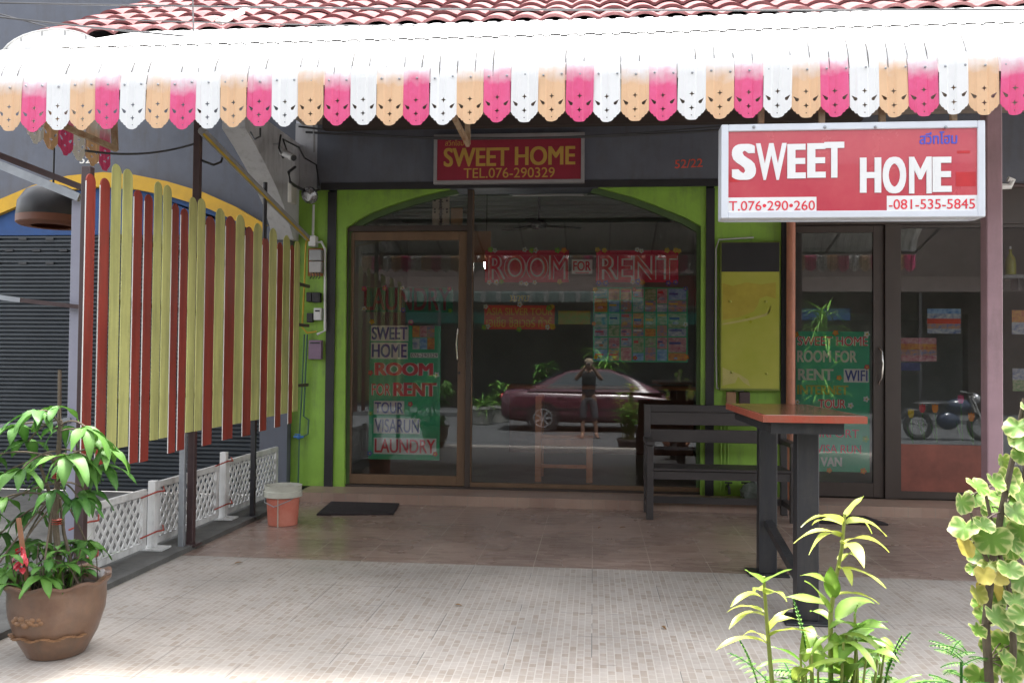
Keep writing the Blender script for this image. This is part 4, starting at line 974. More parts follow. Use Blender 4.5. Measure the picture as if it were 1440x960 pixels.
bgm.lathe([(.02, 0), (.13, .015), (.15, .07), (.11, .13), (.04, .16), (.05, .2)], (c.x, 8.42, .095), 18, wob=lambda r, z, t, i: (r * (1 + .16 * math.sin(5 * t + i)), z + .01 * math.sin(3 * t + i)))
tag(bgm.build('plastic_bag', BAG, smooth=True), 'crumpled grey plastic bag on the step under the bench', 'bag')

# ------------------------------------------------------------------ wiring on the left pilaster
YW = YF - .0
lampm = mat('lamp_reflector', (.4, .4, .42), .25, .2, 30, metal=.8)
fl = thing('flood_lamp', 'round grey flood lamp high on the left edge of the green pilaster', 'lamp', at(438, 273, Y=8.4))
c = at(438, 273, Y=8.4)
MB().lathe([(.02, 0), (.07, .0), (.09, .02), (.09, .05), (.045, .09), (.03, .09)], (0, 0, 0), 14).build('lamp_head', lampm, None)
ho_ = bpy.data.objects['lamp_head']; ho_.parent = fl; ho_.rotation_euler = (R_(118), 0, R_(-15)); ORG[ho_.name] = ORG[fl.name]
MB().bar(c + Vector((0, .03, .03)), (c.x + .02, 8.6, c.z + .09), .02, .02).build('arm', CHAR, fl)
cc = thing('cctv_camera', 'small grey bullet camera on the concrete corbel', 'camera', at(410, 220, X=-2.9))
c = at(408, 221, X=-2.88)
c = at(397, 214, X=-2.86); MB().tube([c, c + Vector((.13, -.07, -.07))], .034, 12).build('camera_body', mat('pale_camera_body', (.4, .4, .4), .4), cc, smooth=True)
MB().tube([c + Vector((.127, -.068, -.068)), c + Vector((.14, -.076, -.076))], .028, 12).build('lens', BLACK, cc)
MB().tube([c + Vector((0, .0, .02)), c + Vector((-.05, .02, .08)), c + Vector((-.1, .04, .08))], .012, 8).build('mount', GREY, cc)
c0_ = thing('junction_box', 'beige junction box on the concrete corbel under the bullet camera', 'box', at(411, 268, X=-2.86))
a = at(411, 272, X=-2.88)
MB().box(a.x - .02, a.x + .02, a.y - .07, a.y + .07, a.z - .1, a.z + .1).build('case', mat('beige_plastic', (.42, .4, .35), .5), c0_, bevel=.006)
def curve(label, pts, r=.009): tag(MB().tube(pts, r, 6).build('loose_cable', BLACK, smooth=True), label, 'cable')
curve('black cable looping over the bullet camera to the flood lamp', [at(395, 190, X=-2.86), at(392, 208, X=-2.85), at(398, 222, X=-2.86), at(404, 214, X=-2.85), at(398, 196, X=-2.86), at(420, 207, X=-2.86), at(428, 222, Y=8.45), at(445, 232, Y=8.45), at(449, 262, Y=8.45)])
curve('thick black cable hanging under the bullet camera', [at(415, 235, X=-2.85), at(406, 242, X=-2.85), at(408, 256, X=-2.85), at(416, 262, X=-2.85), at(428, 268, Y=8.42)], .014)
curve('short black cable loop at the top edge of the concrete corbel', [at(352, 186, X=-2.95), at(358, 196, X=-2.9), at(366, 192, X=-2.9), at(366, 180, X=-2.9)])
curve('black cable loop on the slate wall right of the dark brown post', [at(285, 226, X=-2.9), at(300, 232, X=-2.9), at(311, 228, X=-2.9), at(314, 214, X=-2.9)])
cd = MB()
cd.tube([at(441, 288, Y=8.56), at(440, 336, Y=8.56)], .013, 8)
cd.tube([at(441, 342, Y=8.55), at(452, 340, Y=8.55), at(457, 350, Y=8.55), at(457, 465, Y=8.55), at(446, 470, Y=8.55)], .013, 8)
tag(cd.build('conduit', PVC, smooth=True), 'white conduit looping down the left green pilaster', 'conduit')
yc = MB()
yc.tube([at(432, 334, Y=8.55), at(430, 345, Y=8.55), at(428, 400, Y=8.55), at(425, 460, Y=8.55), at(432, 468, Y=8.55), at(445, 466, Y=8.55)], .01, 6)
tag(yc.build('conduit', YCAB, smooth=True), 'yellow conduit beside the meter boxes on the left green pilaster', 'conduit')
jb = thing('junction_box', 'white junction box at the top of the white conduit', 'box', at(438, 346, Y=8.5))
pbox(433.5, 331, 443.5, 346, 8.5, .098).build('case', PVC, jb, bevel=.006)
mt = thing('meter_panel', 'small meter on an orange wooden board on the left green pilaster', 'meter', at(443, 388, Y=8.5))
pbox(433, 349, 454, 388, 8.58, .018).build('board', mat('orange_wood_board', (.4, .17, .06), .7), mt)
pbox(434.5, 351, 451.5, 366, 8.5, .08).build('meter', GREY, mt, bevel=.005)
pbox(434.5, 367.5, 451.5, 383, 8.5, .08).build('breaker', mat('lighter_grey_plastic', (.38, .37, .36), .5), mt, bevel=.005)
w_ = MB()
for k in range(4): w_.tube([at(437 + k * 4, 383, Y=8.52), at(438 + k * 4, 389, Y=8.5), at(436 + k * 4, 392, Y=8.53)], .005, 5)
w_.build('wires', BLACK, mt)
for bx, m, lb in (((430.5, 411, 437.5, 424), CHAR, 'small dark box left of its twin below the meter'), ((438.5, 411, 449.5, 425), CHAR, 'wider dark box right of its twin below the meter'), ((431, 440, 439, 453), CHAR, 'dark socket box beside the white socket on the green pilaster'), ((441, 433, 451.5, 450), PVC, 'white socket box with a cable on the green pilaster'), ((433.5, 478, 451.5, 505), mat('mauve_plastic', (.2, .13, .19), .5), 'mauve square box below the conduit loop')):
    t = thing('junction_box', lb, 'box', at((bx[0] + bx[2]) / 2, bx[3], Y=8.53)); pbox(*bx, 8.53, .068).build('case', m, t, bevel=.004)
    pbox(bx[0] + 2, bx[1] + 3, bx[2] - 2, bx[1] + 5, 8.527, .003).build('cover_slot', BLACK, t)
gp = MB(); gp.tube([at(428, 470, Y=8.55), at(424, 560, Y=8.55), at(421, 610, Y=8.55), at(419, 690, Y=8.55)], .008, 6); gp.tube([at(432, 470, Y=8.55), at(427, 585, Y=8.55), at(434, 590, Y=8.55), at(433, 610, Y=8.54), at(422, 616, Y=8.54)], .009, 6)
tag(gp.build('hose', mat('dark_green_hose', (.05, .12, .07), .5), smooth=True), 'thin dark green hose hanging down the left green pilaster', 'hose')
vb = thing('water_valve', 'blue valve on the hose low on the left green pilaster', 'valve', at(420, 616, Y=8.54)); c = at(420, 614, Y=8.53)
MB().ball(c, .024, 10, 6).tube([c + Vector((-.05, 0, 0)), c + Vector((.05, 0, 0))], .013, 8).build('valve_body', mat('blue_valve', (.05, .18, .45), .4), vb, smooth=True)
MB().bar(c + Vector((-.03, -.03, .03)), c + Vector((.03, -.03, .03)), .012, .008).build('handle', mat('blue_valve', (.05, .18, .45)), vb)

# fluorescent fitting under the beam, lamp shade of the neighbour, white bracket on the mauve post
tf = thing('fluorescent_fitting', 'unlit fluorescent fitting just inside the top of the big window', 'lamp', at(775, 268, Y=9.1))
x0, x1, z0, z1 = rect(716, 265, 826, 277, 9.1)
MB().box(x0, x1, 9.1, 9.16, z0 + .03, z1).build('fitting', mat('grey_green_enamel', (.45, .5, .48), .4), tf, bevel=.004)
MB().tube([(x0 + .04, 9.08, z0 + .02), (x1 - .04, 9.08, z0 + .02)], .014, 10).build('tube', WHITE, tf, smooth=True)
c = at(74, 300, Y=6.3)
shd = thing('pendant_lamp', 'black domed pendant lamp with an orange lower rim in the neighbouring porch', 'lamp', (c.x, 6.3, c.z))
MB().lathe([(.02, .22), (.1, .215), (.19, .17), (.245, .08), (.255, -.03), (.25, -.04), (.235, .08), (.0, .19)], (c.x, 6.3, c.z), 28).build('lamp_shade', BLACK, shd, smooth=True)
MB().lathe([(.256, -.032), (.256, -.085), (.235, -.1), (.15, -.105), (.15, -.1), (.23, -.04)], (c.x, 6.3, c.z), 28).build('rim', mat('orange_lamp_rim', (.14, .05, .025), .5), shd, smooth=True)
MB().tube([(c.x, 6.3, c.z + .21), (c.x, 6.3, 3.3)], .008, 6).build('cord', BLACK, shd)
wb = thing('wall_bracket', 'white scroll bracket right of the mauve post', 'bracket', at(1412, 262, Y=8.0))
MB().tube([at(1402, 264, Y=8.0), at(1410, 262, Y=8.0), at(1420, 262, Y=8.0), at(1424, 254, Y=8.0), at(1417, 252, Y=8.0)], .028, 8).build('scroll', WHITE, wb, smooth=True)
MB().tube([at(1420, 260, Y=8.0), at(1450, 262, Y=8.0)], .02, 8).build('rod', DKBROWN, wb)
yl = thing('yellow_bottle', 'yellow green bottle on a shelf behind the glass right of the mauve post', 'bottle', at(1421, 386, Y=8.9)); c = at(1421, 386, Y=8.9)
MB().lathe([(.001, 0), (.05, 0), (.05, .1), (.042, .16), (.015, .21), (.015, .25), (.001, .25)], (c.x, 8.9, c.z), 14).build('bottle_body', mat('yellow_green_plastic', (.4, .4, .05), .3), yl, smooth=True)
MB().tube([(c.x, 8.9, c.z + .25), (c.x, 8.9, c.z + .28)], .012, 8).build('cap', WHITE, yl)
sf = thing('shelf', 'pale wall shelf behind the glass right of the mauve post', 'shelf', at(1421, 388, Y=8.95))
x0, x1, z0, z1 = rect(1402, 386, 1450, 400, 8.85); MB().box(x0, x1 + .4, 8.85, 9.05, z1 - .035, z1 - .002).build('board', mat('grey_shelf_board', (.3, .31, .33), .6), sf)
for k in range(4): MB().box(x0 + .05 + k * .16, x0 + .07 + k * .16, 8.87, 9.03, z0 - .05, z1 - .035).build('bracket', CHAR, sf)

# interior furniture seen through the big window
OW = mat('orange_wood', (.5, .2, .09), .45, .25, 5, stretch=(1, 1, .2))
ch = thing('wooden_chair', 'orange wooden chair seen through the big window', 'chair', (at(790, 690, Y=9.3).x, 9.5, .09))
xa, xb = at(757, 640, Y=9.3).x, at(829, 640, Y=9.3).x
for x, y, h in ((xa, 9.3, 1.02), (xa, 9.75, 1.02), (xb, 9.3, .56), (xb, 9.75, .56)): MB().box(x - .035, x + .035, y - .03, y + .03, .09, h).build('leg', OW, ch, bevel=.004)
MB().box(xa + .036, xb + .04, 9.26, 9.79, .56, .6).build('seat', OW, ch, bevel=.004)
MB().box(xa - .03, xa + .03, 9.33, 9.72, .78, .98).build('backrest', OW, ch, bevel=.004)
MB().box(xa + .036, xb - .036, 9.29, 9.31, .48, .555).build('apron', OW, ch); MB().box(xa + .036, xb - .036, 9.29, 9.315, .24, .28).build('stretcher', OW, ch)
def fill_glow_mat(strength):
    m = bpy.data.materials.new('fill_bulb_glow'); m.use_nodes = True; b = m.node_tree.nodes['Principled BSDF']
    b.inputs['Emission Color'].default_value = (1, .96, .88, 1); b.inputs['Emission Strength'].default_value = strength; return m
lb_ = thing('fill_bulb', 'small bulb added to brighten the shop at the left end of the ROOM banner', 'fill light', at(684, 372, Y=9.6)); c = at(684, 372, Y=9.6)
MB().ball((c.x, 9.6, c.z), .035, 12, 8, (.8, .8, 1.5)).build('fill_bulb_body', fill_glow_mat(45), lb_, smooth=True)  # glow added on a bright spot to lift the dark room
MB().tube([(c.x, 9.6, c.z + .05), (c.x, 9.6, c.z + .1)], .02, 10).build('fill_bulb_socket', CHAR, lb_); MB().tube([(c.x, 9.6, c.z + .1), (c.x, 9.6, 3.55)], .005, 6).build('cord', CHAR, lb_)  # socket and cord made for the added fill bulb
ib = thing('counter', 'dim brown counter at the back of the shop seen through the big window', 'counter', (0, 12.4, .09))
MB().box(-1.2, 1.4, 12.2, 12.9, .09, 1.0).build('body', mat('dim_brown_wood', (.16, .07, .045), .5, .2), ib); MB().box(-1.25, 1.45, 12.15, 12.95, 1.001, 1.05).build('top', OW, ib)
fa = thing('ceiling_fan', 'dark ceiling fan hanging inside the shop behind the ROOM banner', 'fan', at(758, 300, Y=10.8))
c = at(758, 316, Y=10.8)
MB().tube([(c.x, 10.8, 3.55), (c.x, 10.8, c.z)], .018, 8).build('rod', CHAR, fa); MB().lathe([(.001, -.06), (.09, -.05), (.11, 0), (.08, .05), (.02, .06)], (c.x, 10.8, c.z), 16).build('motor', CHAR, fa, smooth=True)
for k in range(3):
    t = k * 2.094 + .4; MB().bar((c.x + .09 * math.cos(t), 10.8 + .09 * math.sin(t), c.z - .01), (c.x + .6 * math.cos(t), 10.8 + .6 * math.sin(t), c.z - .02), .12, .008).build('blade', CHAR, fa)

# ------------------------------------------------------------------ overhead cables
def cable(a, b, sag, r, label, n=12):
    a, b = Vector(a), Vector(b)
    pts = [a.lerp(b, i / n) - Vector((0, 0, sag * 4 * (i / n) * (1 - i / n))) for i in range(n + 1)]
    tag(MB().tube(pts, r, 6).build('overhead_cable', CABM, smooth=True), label, 'cable')
CABM = mat('weathered_cable', (.06, .06, .065), .6)
cable(at(-60, 3, Y=5.4), at(1600, 12, Y=5.4), .03, .006, 'topmost overhead cable crossing the tiled roof from edge to edge')
cable(at(-60, 17, Y=5.3), at(460, 66, Y=5.6), .02, .007, 'overhead cable slanting down across the left end of the roof')
cable(at(-30, 12, Y=5.5), at(70, 39, Y=5.6), .0, .005, 'short overhead cable slanting down at the far top left corner')
cable(at(120, 26, Y=5.5), at(760, 36, Y=5.9), .02, .004, 'thin overhead cable running low along the left half of the roof')
tag(MB().tube([at(271, -6, Y=5.6), at(272, 44, Y=5.85)], .006, 6).build('drop_cable', CABM), 'vertical drop cable in front of the roof tiles', 'cable')
cable(at(430, 186, Y=8.3), at(1012, 183, Y=8.3), .07, .012, 'thick black cable sagging along the top of the slate beam')
cable(at(420, 178, Y=8.2), at(640, 196, Y=8.35), .02, .01, 'second black cable dropping toward the maroon sign')
cable(at(640, 196, Y=8.35), at(1012, 178, Y=8.2), .03, .008, 'thin cable rising from the maroon sign to the white framed sign')
cable(at(120, 212, X=-3.2), at(280, 200, X=-2.95), .05, .008, 'black cable strung above the slat screen')
gt_ = MB().box(-2.6, 2.4, 7.9, 8.0, 3.6, 3.7)
tag(gt_.build('porch_beam', DKWOOD), 'dark beam under the porch ceiling in front of the slate header', 'beam')
tag(MB().tube([at(441, 176, Y=8.3), at(442, 214, Y=8.3)], .012, 8).build('drop_conduit', GREY), 'thin grey conduit hanging left of the slate header', 'conduit')

# ------------------------------------------------------------------ plants
UP = Vector((0, 0, 1))
def leaf(mb, base, d, L, W, droop, shape='lance', n=6, fold=.25, age=0, twist=0, wave=0):
    base, d = Vector(base), Vector(d).normalized(); side = d.cross(UP)
    if side.length < .05: side = Vector((1, 0, 0))
    side.normalize()
    if twist: side = Matrix.Rotation(twist, 3, d) @ side
    vs = []; ed = []; p = base.copy(); cur = d.copy(); st = L / n
    wf = {'lance': lambda t: (math.sin(math.pi * min(1, t * .98 + .02) ** .7)) ** .9, 'oval': lambda t: math.sin(math.pi * min(1, t + .02)) ** .6, 'blade': lambda t: (1 - t) ** .6 * min(1, t * 6 + .3)}[shape]
    for i in range(n + 1):
        t = i / n; w = W * .5 * max(.02, wf(t)); nrm = side.cross(cur).normalized()
        wv = wave * math.sin(t * 9 + base.x * 50)
        vs += [p - side * w + nrm * (w * fold + wv), p.copy(), p + side * w + nrm * (w * fold - wv)]; ed += [1, 0, 1]
        cur = (cur - UP * droop / n).normalized(); p = p + cur * st
    fs = []
    for i in range(n): fs += [(i*3, i*3+1, i*3+4, i*3+3), (i*3+1, i*3+2, i*3+5, i*3+4)]
    mb.add(vs, fs, ed, age)
def bezier(a, b, bulge, n=6):
    a, b, c = Vector(a), Vector(b), (Vector(a) + Vector(b)) / 2 + Vector(bulge)
    return [a * (1-t)**2 + c * 2*t*(1-t) + b * t*t for t in [i / n for i in range(n + 1)]]

PALM = leaf_mat('palmate_leaf', (.065, .18, .032), (.03, .115, .016), .2, .55, 26, (.2, .4, .06))
BARK = mat('grey_brown_bark', (.13, .1, .07), .85, .3, 12, .4)
POTM = mat('glazed_brown_pot', (.1, .05, .03), .38, .3, 4, .25, col2=(.22, .125, .075), coat=.2, dirt=.6)
SOIL = mat('potting_soil', (.04, .03, .022), .95, .4, 20, .8)
rnd = random.Random(11)
pc_ = at(80, 940, Z=0); pcx, pcy = pc_.x - .135, pc_.y + .2
pl_ = thing('potted_plant', 'big brown glazed pot with scalloped rim and a leafy palmate plant', 'potted plant', (pcx, pcy, 0))
PS = .93
prof = [(.12, 0), (.135, .004), (.15, .03), (.19, .1), (.222, .2), (.228, .26), (.226, .3), (.232, .325), (.252, .345), (.252, .358), (.22, .352), (.2, .33), (.19, .3), (.0, .3)]
prof = [(r * PS, z) for r, z in prof]
def wob(r, z, t, i):
    k = 1 if 7 <= i <= 10 else 0
    return (r * (1 + .018 * k * math.sin(9 * t)), z + .009 * k * math.sin(9 * t))
pot = MB().lathe(prof, (pcx, pcy, 0), 72, wob).build('pot', POTM, pl_, smooth=True)
DRAG = mat('ochre_pot_relief', (.22, .115, .055), .5, .35, 14)
for a0, zz, n, r in ((-1.95, .2, 8, .021), (-1.55, .2, 6, .017)):
    dr = MB()
    for k in range(n):
        a = a0 + k * .05 + rnd.uniform(-.015, .015); z = zz + .014 * math.sin(k * 1.9); R = .2225 * PS
        dr.ball((pcx + R * math.cos(a), pcy + R * math.sin(a), z), r * rnd.uniform(.6, 1), 8, 6, (1, .5, .8))
    dr.build('relief', DRAG, pot, smooth=True)
dr = MB()
for k in range(26):
    a = -2.5 + k * .085; dr.ball((pcx + .2 * PS * math.cos(a), pcy + .2 * PS * math.sin(a), .115 + .006 * math.sin(k)), .012, 6, 5, (1.5, 1.5, .35))
dr.build('relief_band', DRAG, pot, smooth=True)
MB().lathe([(.0, .302), (.178, .306), (.178, .3), (0, .298)], (pcx, pcy, 0), 24).build('soil', SOIL, pot)
stems = MB(); fol = MB()
def P3(px, py, dy=0): return at(px, py, Y=pcy + dy)
trunk = [Vector((pcx + .02, pcy, .3)), P3(78, 740), P3(80, 690, .02), P3(82, 640, .02), P3(85, 590)]
stems.tube(trunk, [.016, .014, .013, .012, .009], 8)
stems.tube([Vector((pcx - .08, pcy + .05, .3)), P3(70, 760, .05), P3(72, 700, .06), P3(55, 650, .06)], [.012, .01, .009, .007], 7)
stems.tube([Vector((pcx + .11, pcy + .0, .3)), P3(100, 790), P3(90, 750, .03), P3(84, 700, .02)], [.01, .009, .008, .006], 7)
heads = [(82, 572, 0, .20), (120, 600, -.05, .22), (55, 578, -.08, .2), (25, 598, .05, .2), (30, 660, -.12, .21), (95, 640, -.14, .23), (150, 630, .02, .2), (108, 645, -.02, .22),
         (60, 640, .06, .19), (5, 700, -.05, .22), (-10, 640, 0, .2), (75, 690, -.1, .17), (120, 690, .05, .18), (10, 800, -.1, .22), (0, 750, .02, .2), (45, 720, .08, .17), (140, 655, .08, .2), (88, 600, .1, .19), (40, 620, .1, .2), (-20, 820, -.14, .24), (135, 615, .05, .17), (65, 675, .1, .16), (110, 700, -.08, .18), (35, 760, .08, .2), (120, 760, .1, .17), (5, 665, .1, .2), (-15, 720, .1, .2), (60, 810, -.18, .16)]
for px, py, dy, L in heads:
    h = P3(px, py, dy); s = trunk[2] if py > 680 else trunk[3] if py > 620 else trunk[4]
    s = s + Vector((0, 0, rnd.uniform(-.06, .04)))
    stems.tube(bezier(s, h, (0, 0, .05)), .0045, 5)
    out = (h - s); out.z = 0; a0 = math.atan2(out.y, out.x)
    k = rnd.choice((5, 6, 7)); ag = rnd.random() * .35
    for i in range(k):
        a = a0 + (i - (k - 1) / 2) * (4.6 / k) + rnd.uniform(-.15, .15)
        Li = L * (1 - .1 * abs(i - (k - 1) / 2)) * rnd.uniform(.85, 1.05)
        leaf(fol, h, (math.cos(a), math.sin(a), rnd.uniform(-.25, .25)), Li, Li * rnd.uniform(.25, .34), rnd.uniform(.9, 2.2), n=8, fold=.28, age=min(1, max(0, ag + rnd.uniform(-.1, .1))), wave=.005)
for k in range(46):                       # low leaves in the pot
    a = rnd.uniform(0, 6.28); r = rnd.uniform(.02, .18); b = Vector((pcx + r * math.cos(a), pcy + r * math.sin(a), .3)); t = b + Vector((rnd.uniform(-.08, .08), rnd.uniform(-.08, .08), rnd.uniform(.04, .22)))
    stems.tube(bezier(b, t, (0, 0, .02), 3), .003, 4)
    for q in range(3): leaf(fol, t, (math.cos(a + q * 2.1), math.sin(a + q * 2.1), .2), rnd.uniform(.05, .1), rnd.uniform(.03, .045), 1.0, 'oval', 4, age=rnd.random() * .3)
for k in range(22):                       # grassy tuft
    b = Vector((pcx + rnd.uniform(-.06, .06) + .02, pcy - .02 + rnd.uniform(-.05, .05), .3)); leaf(fol, b, (rnd.uniform(-.6, .8), rnd.uniform(-.5, .5), 1.3), rnd.uniform(.15, .34), .012, 1.2, 'blade', 6, age=.7)
stems.build('stem', BARK, pl_, smooth=True); fol.build('foliage', PALM, pl_, smooth=True, attrs=True, fix=False)
tie = MB()
for py in (665, 668, 671, 730, 733, 736): c = P3(80, py, .01); tie.lathe([(.02, -.003), (.024, 0), (.02, .003)], c, 12)
tie.build('string_ties', WIRE, pl_)
stk = thing('plant_stake', 'flat wooden stake with a red ribbon stuck in the big brown pot', 'stake', P3(42, 848, -.12))
MB().bar(P3(43, 850, -.12), P3(26, 728, -.13), .02, .008, up=(0, 1, 0)).build('stake', mat('stake_wood', (.32, .15, .08), .7, .2), stk)
rb_ = MB(); c = P3(33, 785, -.15)
for k in range(12): leaf(rb_, c + Vector((rnd.uniform(-.012, .012), -.005, rnd.uniform(-.05, .06))), (rnd.uniform(-1, 1), rnd.uniform(-1, .1), rnd.uniform(-.5, .8)), rnd.uniform(.04, .07), .028, 1.5, 'oval', 4)
rb_.build('ribbon', mat('red_ribbon', (.6, .05, .07), .4, .2), stk, fix=False)
tag(MB().tube([at(83, 640, Y=4.6), at(84, 520, Y=4.6)], [.012, .01], 8).build('bamboo_stake', BARK), 'grey stick rising behind the palmate plant', 'stake')

# dracaena pot at the street edge
LAN = leaf_mat('lance_leaf', (.17, .34, .06), (.09, .24, .03), .35, .42, 16, (.5, .5, .1))
FERN = leaf_mat('fern_leaf', (.04, .17, .02), (.09, .26, .03), .3, .5, 20, (.3, .42, .1))
dpx = .62; dpy = 2.3
dr_ = thing('potted_plant', 'dark pot of tall yellow green lance leaved stems in front of the bar table', 'potted plant', (dpx, dpy, -.18))
MB().lathe([(.13, 0), (.16, .01), (.2, .2), (.215, .2), (.215, .24), (.19, .24), (.18, .19), (0, .19)], (dpx, dpy, -.18), 32).build('pot', mat('dark_clay_pot', (.06, .05, .045), .7, .25), dr_, smooth=True)
st = MB(); fo = MB(); fe = MB()
def D3(px, py, dy=0): return at(px, py, Y=dpy + dy)
def cane(pts, r0, tops, seed, age0):
    r = random.Random(seed); st.tube(pts, [r0 * (1 - .45 * i / (len(pts) - 1)) for i in range(len(pts))], 8)
def lleaf(px, py, tx, ty, W, dz=0, age=.5, dy0=0, droop=None):
    """one leaf from a pixel on the stem to the pixel of its tip, with depth offset dz at the tip"""
    a = D3(px, py, dy0); b = D3(tx, ty, dy0 + dz); v = b - a; L = v.length
    dr = droop if droop is not None else 1.1
    d = (v.normalized() + UP * dr * .5)
    leaf(fo, a, d, L * (1 + .06 * dr), W * .85, dr, 'lance', 9, .3, age, rnd.uniform(-.5, .5), .002)
base = [Vector((dpx + .02, dpy + .02, .0)), D3(1166, 960), D3(1171, 850), D3(1180, 800), D3(1186, 760), D3(1189, 720)]
cane([base[0], D3(1168, 940), D3(1168, 862), D3(1176, 810), D3(1184, 770), D3(1188, 722)], .0075, None, 1, .6)
for q in ((1189, 726, 1214, 697, .036, .03, .55, .3), (1186, 736, 1128, 730, .04, -.1, .8), (1185, 738, 1142, 734, .03, .1, .8), (1184, 752, 1117, 757, .036, -.05, .85), (1182, 754, 1138, 770, .03, -.15, .7),
          (1190, 734, 1246, 752, .036, .05, .75), (1190, 736, 1226, 746, .02, .15, .6), (1186, 765, 1215, 792, .05, -.16, .85), (1187, 762, 1250, 772, .03, .08, .9), (1186, 770, 1214, 788, .03, .12, .9),
          (1181, 790, 1206, 780, .04, .1, .6), (1178, 800, 1246, 824, .034, -.06, .75), (1182, 800, 1198, 818, .034, -.12, .7), (1172, 838, 1236, 844, .036, .0, .8), (1174, 830, 1129, 802, .036, -.05, .35, .9),
          (1168, 862, 1134, 812, .03, -.1, .3, .6), (1165, 850, 1104, 838, .045, -.02, .35, .2), (1168, 872, 1140, 855, .03, .05, .2), (1170, 842, 1168, 796, .05, -.06, .15, .3), (1176, 870, 1228, 838, .05, .1, .2)): lleaf(*q[:4], q[4], q[5], q[6], 0, q[7] if len(q) > 7 else None)
cane([Vector((dpx - .1, dpy, .0)), D3(1084, 940), D3(1078, 870), D3(1074, 810)], .007, None, 2, .4)
for q in ((1073, 820, 1048, 800, .04, -.05, .2, .3), (1075, 818, 1113, 799, .034, -.04, .2, .3), (1073, 830, 1060, 836, .03, .1, .5), (1075, 835, 1106, 838, .04, -.1, .6), (1072, 840, 1028, 846, .034, -.08, .7), (1073, 865, 1026, 876, .04, -.1, .75), (1074, 860, 1022, 858, .026, .08, .75),
          (1078, 880, 1124, 866, .03, .0, .65), (1080, 895, 1148, 884, .034, -.06, .8), (1080, 905, 1008, 905, .04, -.06, .8), (1078, 900, 1045, 890, .024, .1, .85), (1080, 890, 1112, 848, .022, .06, .6)): lleaf(*q[:4], q[4], q[5], q[6], 0, q[7] if len(q) > 7 else None)
cane([Vector((dpx + .08, dpy + .04, .0)), D3(1205, 940, .04), D3(1203, 900, .04), D3(1202, 862, .04)], .006, None, 3, .2)
for q in ((1202, 870, 1206, 850, .02, 0, .1, .1), (1202, 882, 1168, 876, .05, -.05, .15), (1203, 886, 1248, 878, .05, -.06, .1), (1203, 900, 1228, 880, .05, .1, .1), (1203, 910, 1240, 930, .04, -.1, .1), (1200, 905, 1180, 930, .05, -.1, .1), (1132, 930, 1130, 885, .035, 0, .3, .2), (1176, 930, 1174, 888, .05, -.05, .15, .3), (1150, 940, 1148, 895, .045, 0, .2, .2),
          (1190, 950, 1164, 925, .06, -.1, .3), (1190, 960, 1212, 920, .06, -.1, .2), (1120, 960, 1140, 930, .05, -.12, .5), (1215, 940, 1252, 925, .03, 0, .2)): lleaf(*q[:4], q[4], q[5], q[6], 0, q[7] if len(q) > 7 else None)
for k in range(34):
    px, py = rnd.uniform(1110, 1250), rnd.uniform(890, 985); h = D3(px, py, rnd.uniform(-.08, .12)); a = rnd.uniform(0, 6.28)
    leaf(fo, h, (math.cos(a), math.sin(a) * .7, rnd.uniform(.1, 1.1)), rnd.uniform(.08, .14), rnd.uniform(.022, .042), rnd.uniform(.6, 1.6), 'lance', 7, .3, rnd.random() * .35, rnd.uniform(-.5, .5), .002)
    st.tube([Vector((dpx + (h.x - dpx) * .4, dpy, .05)), h], .003, 4)
def fern(mb, b, d, L, n, w):
    d = Vector(d).normalized(); side = d.cross(UP).normalized(); p = Vector(b); cur = d.copy()
    pts = [p.copy()]
    for i in range(n):
        cur = (cur - UP * .9 / n).normalized(); p = p + cur * (L / n); pts.append(p.copy()); t = i / n; ww = w * math.sin(math.pi * (t * .8 + .2))
        for s in (-1, 1): leaf(mb, p, side * s + cur * .35, ww, ww * .3, .3, 'oval', 2, age=.1 + rnd.random() * .3)
    mb.tube(pts, .002, 4)
for k in range(110):
    a = rnd.uniform(0, 6.28); b = Vector((dpx + rnd.uniform(-.16, .18), dpy + rnd.uniform(-.13, .13), rnd.uniform(.3, .54)))
    fern(fe, b, (math.cos(a) * .9, math.sin(a) * .7, rnd.uniform(.3, 1)), rnd.uniform(.1, .2), 11, .045)
    fe.tube([Vector((dpx, dpy, .04)).lerp(b, .3), b], .0025, 4)
for px, py, q in ((1130, 865, -.3), (1248, 915, .4), (1060, 915, -.5), (1252, 905, .6)): fern(fe, D3(px - 10 * q, py + 45), (q * .5, 0, 1), .13, 12, .03)
for px in (1085, 1130, 1168, 1200, 1240): st.tube([Vector((dpx + rnd.uniform(-.08, .08), dpy, .03)), D3(px, 950)], .004, 5)
st.build('stem', mat('yellow_green_stem', (.24, .27, .06), .5, .2), dr_, smooth=True); fo.build('foliage', LAN, dr_, smooth=True, attrs=True, fix=False); fe.build('fern_foliage', FERN, dr_, smooth=True, attrs=True, fix=False)

# variegated shrub at the right edge
VAR = leaf_mat('variegated_leaf', (.13, .25, .035), (.5, .52, .2), .22, .45, 34, (.55, .42, .08))
vy = 3.0
def V3(px, py, dy=0): return at(px, py, Y=vy + dy)
vb0 = V3(1392, 960); vbx = vb0.x
vs_ = thing('potted_shrub', 'variegated shrub with round cream edged leaves at the right edge of the forecourt', 'shrub', (vbx, vy, -.18))
MB().lathe([(.14, 0), (.17, .01), (.21, .24), (.225, .24), (.225, .28), (.2, .28), (.19, .23), (0, .23)], (vbx + .05, vy, -.18), 32).build('pot', mat('terracotta_pot', (.25, .1, .06), .75, .2), vs_, smooth=True)
stt = MB(); fv = MB()
stt.tube([(vbx + .02, vy, .02), V3(1390, 940), V3(1386, 880), V3(1394, 800), V3(1408, 720), V3(1425, 640), V3(1440, 560)], [.016, .015, .014, .013, .011, .009, .006], 8)
stt.tube([(vbx + .08, vy + .03, .02), V3(1425, 900), V3(1418, 820), V3(1400, 760), V3(1385, 690)], [.012, .011, .009, .007, .005], 7)
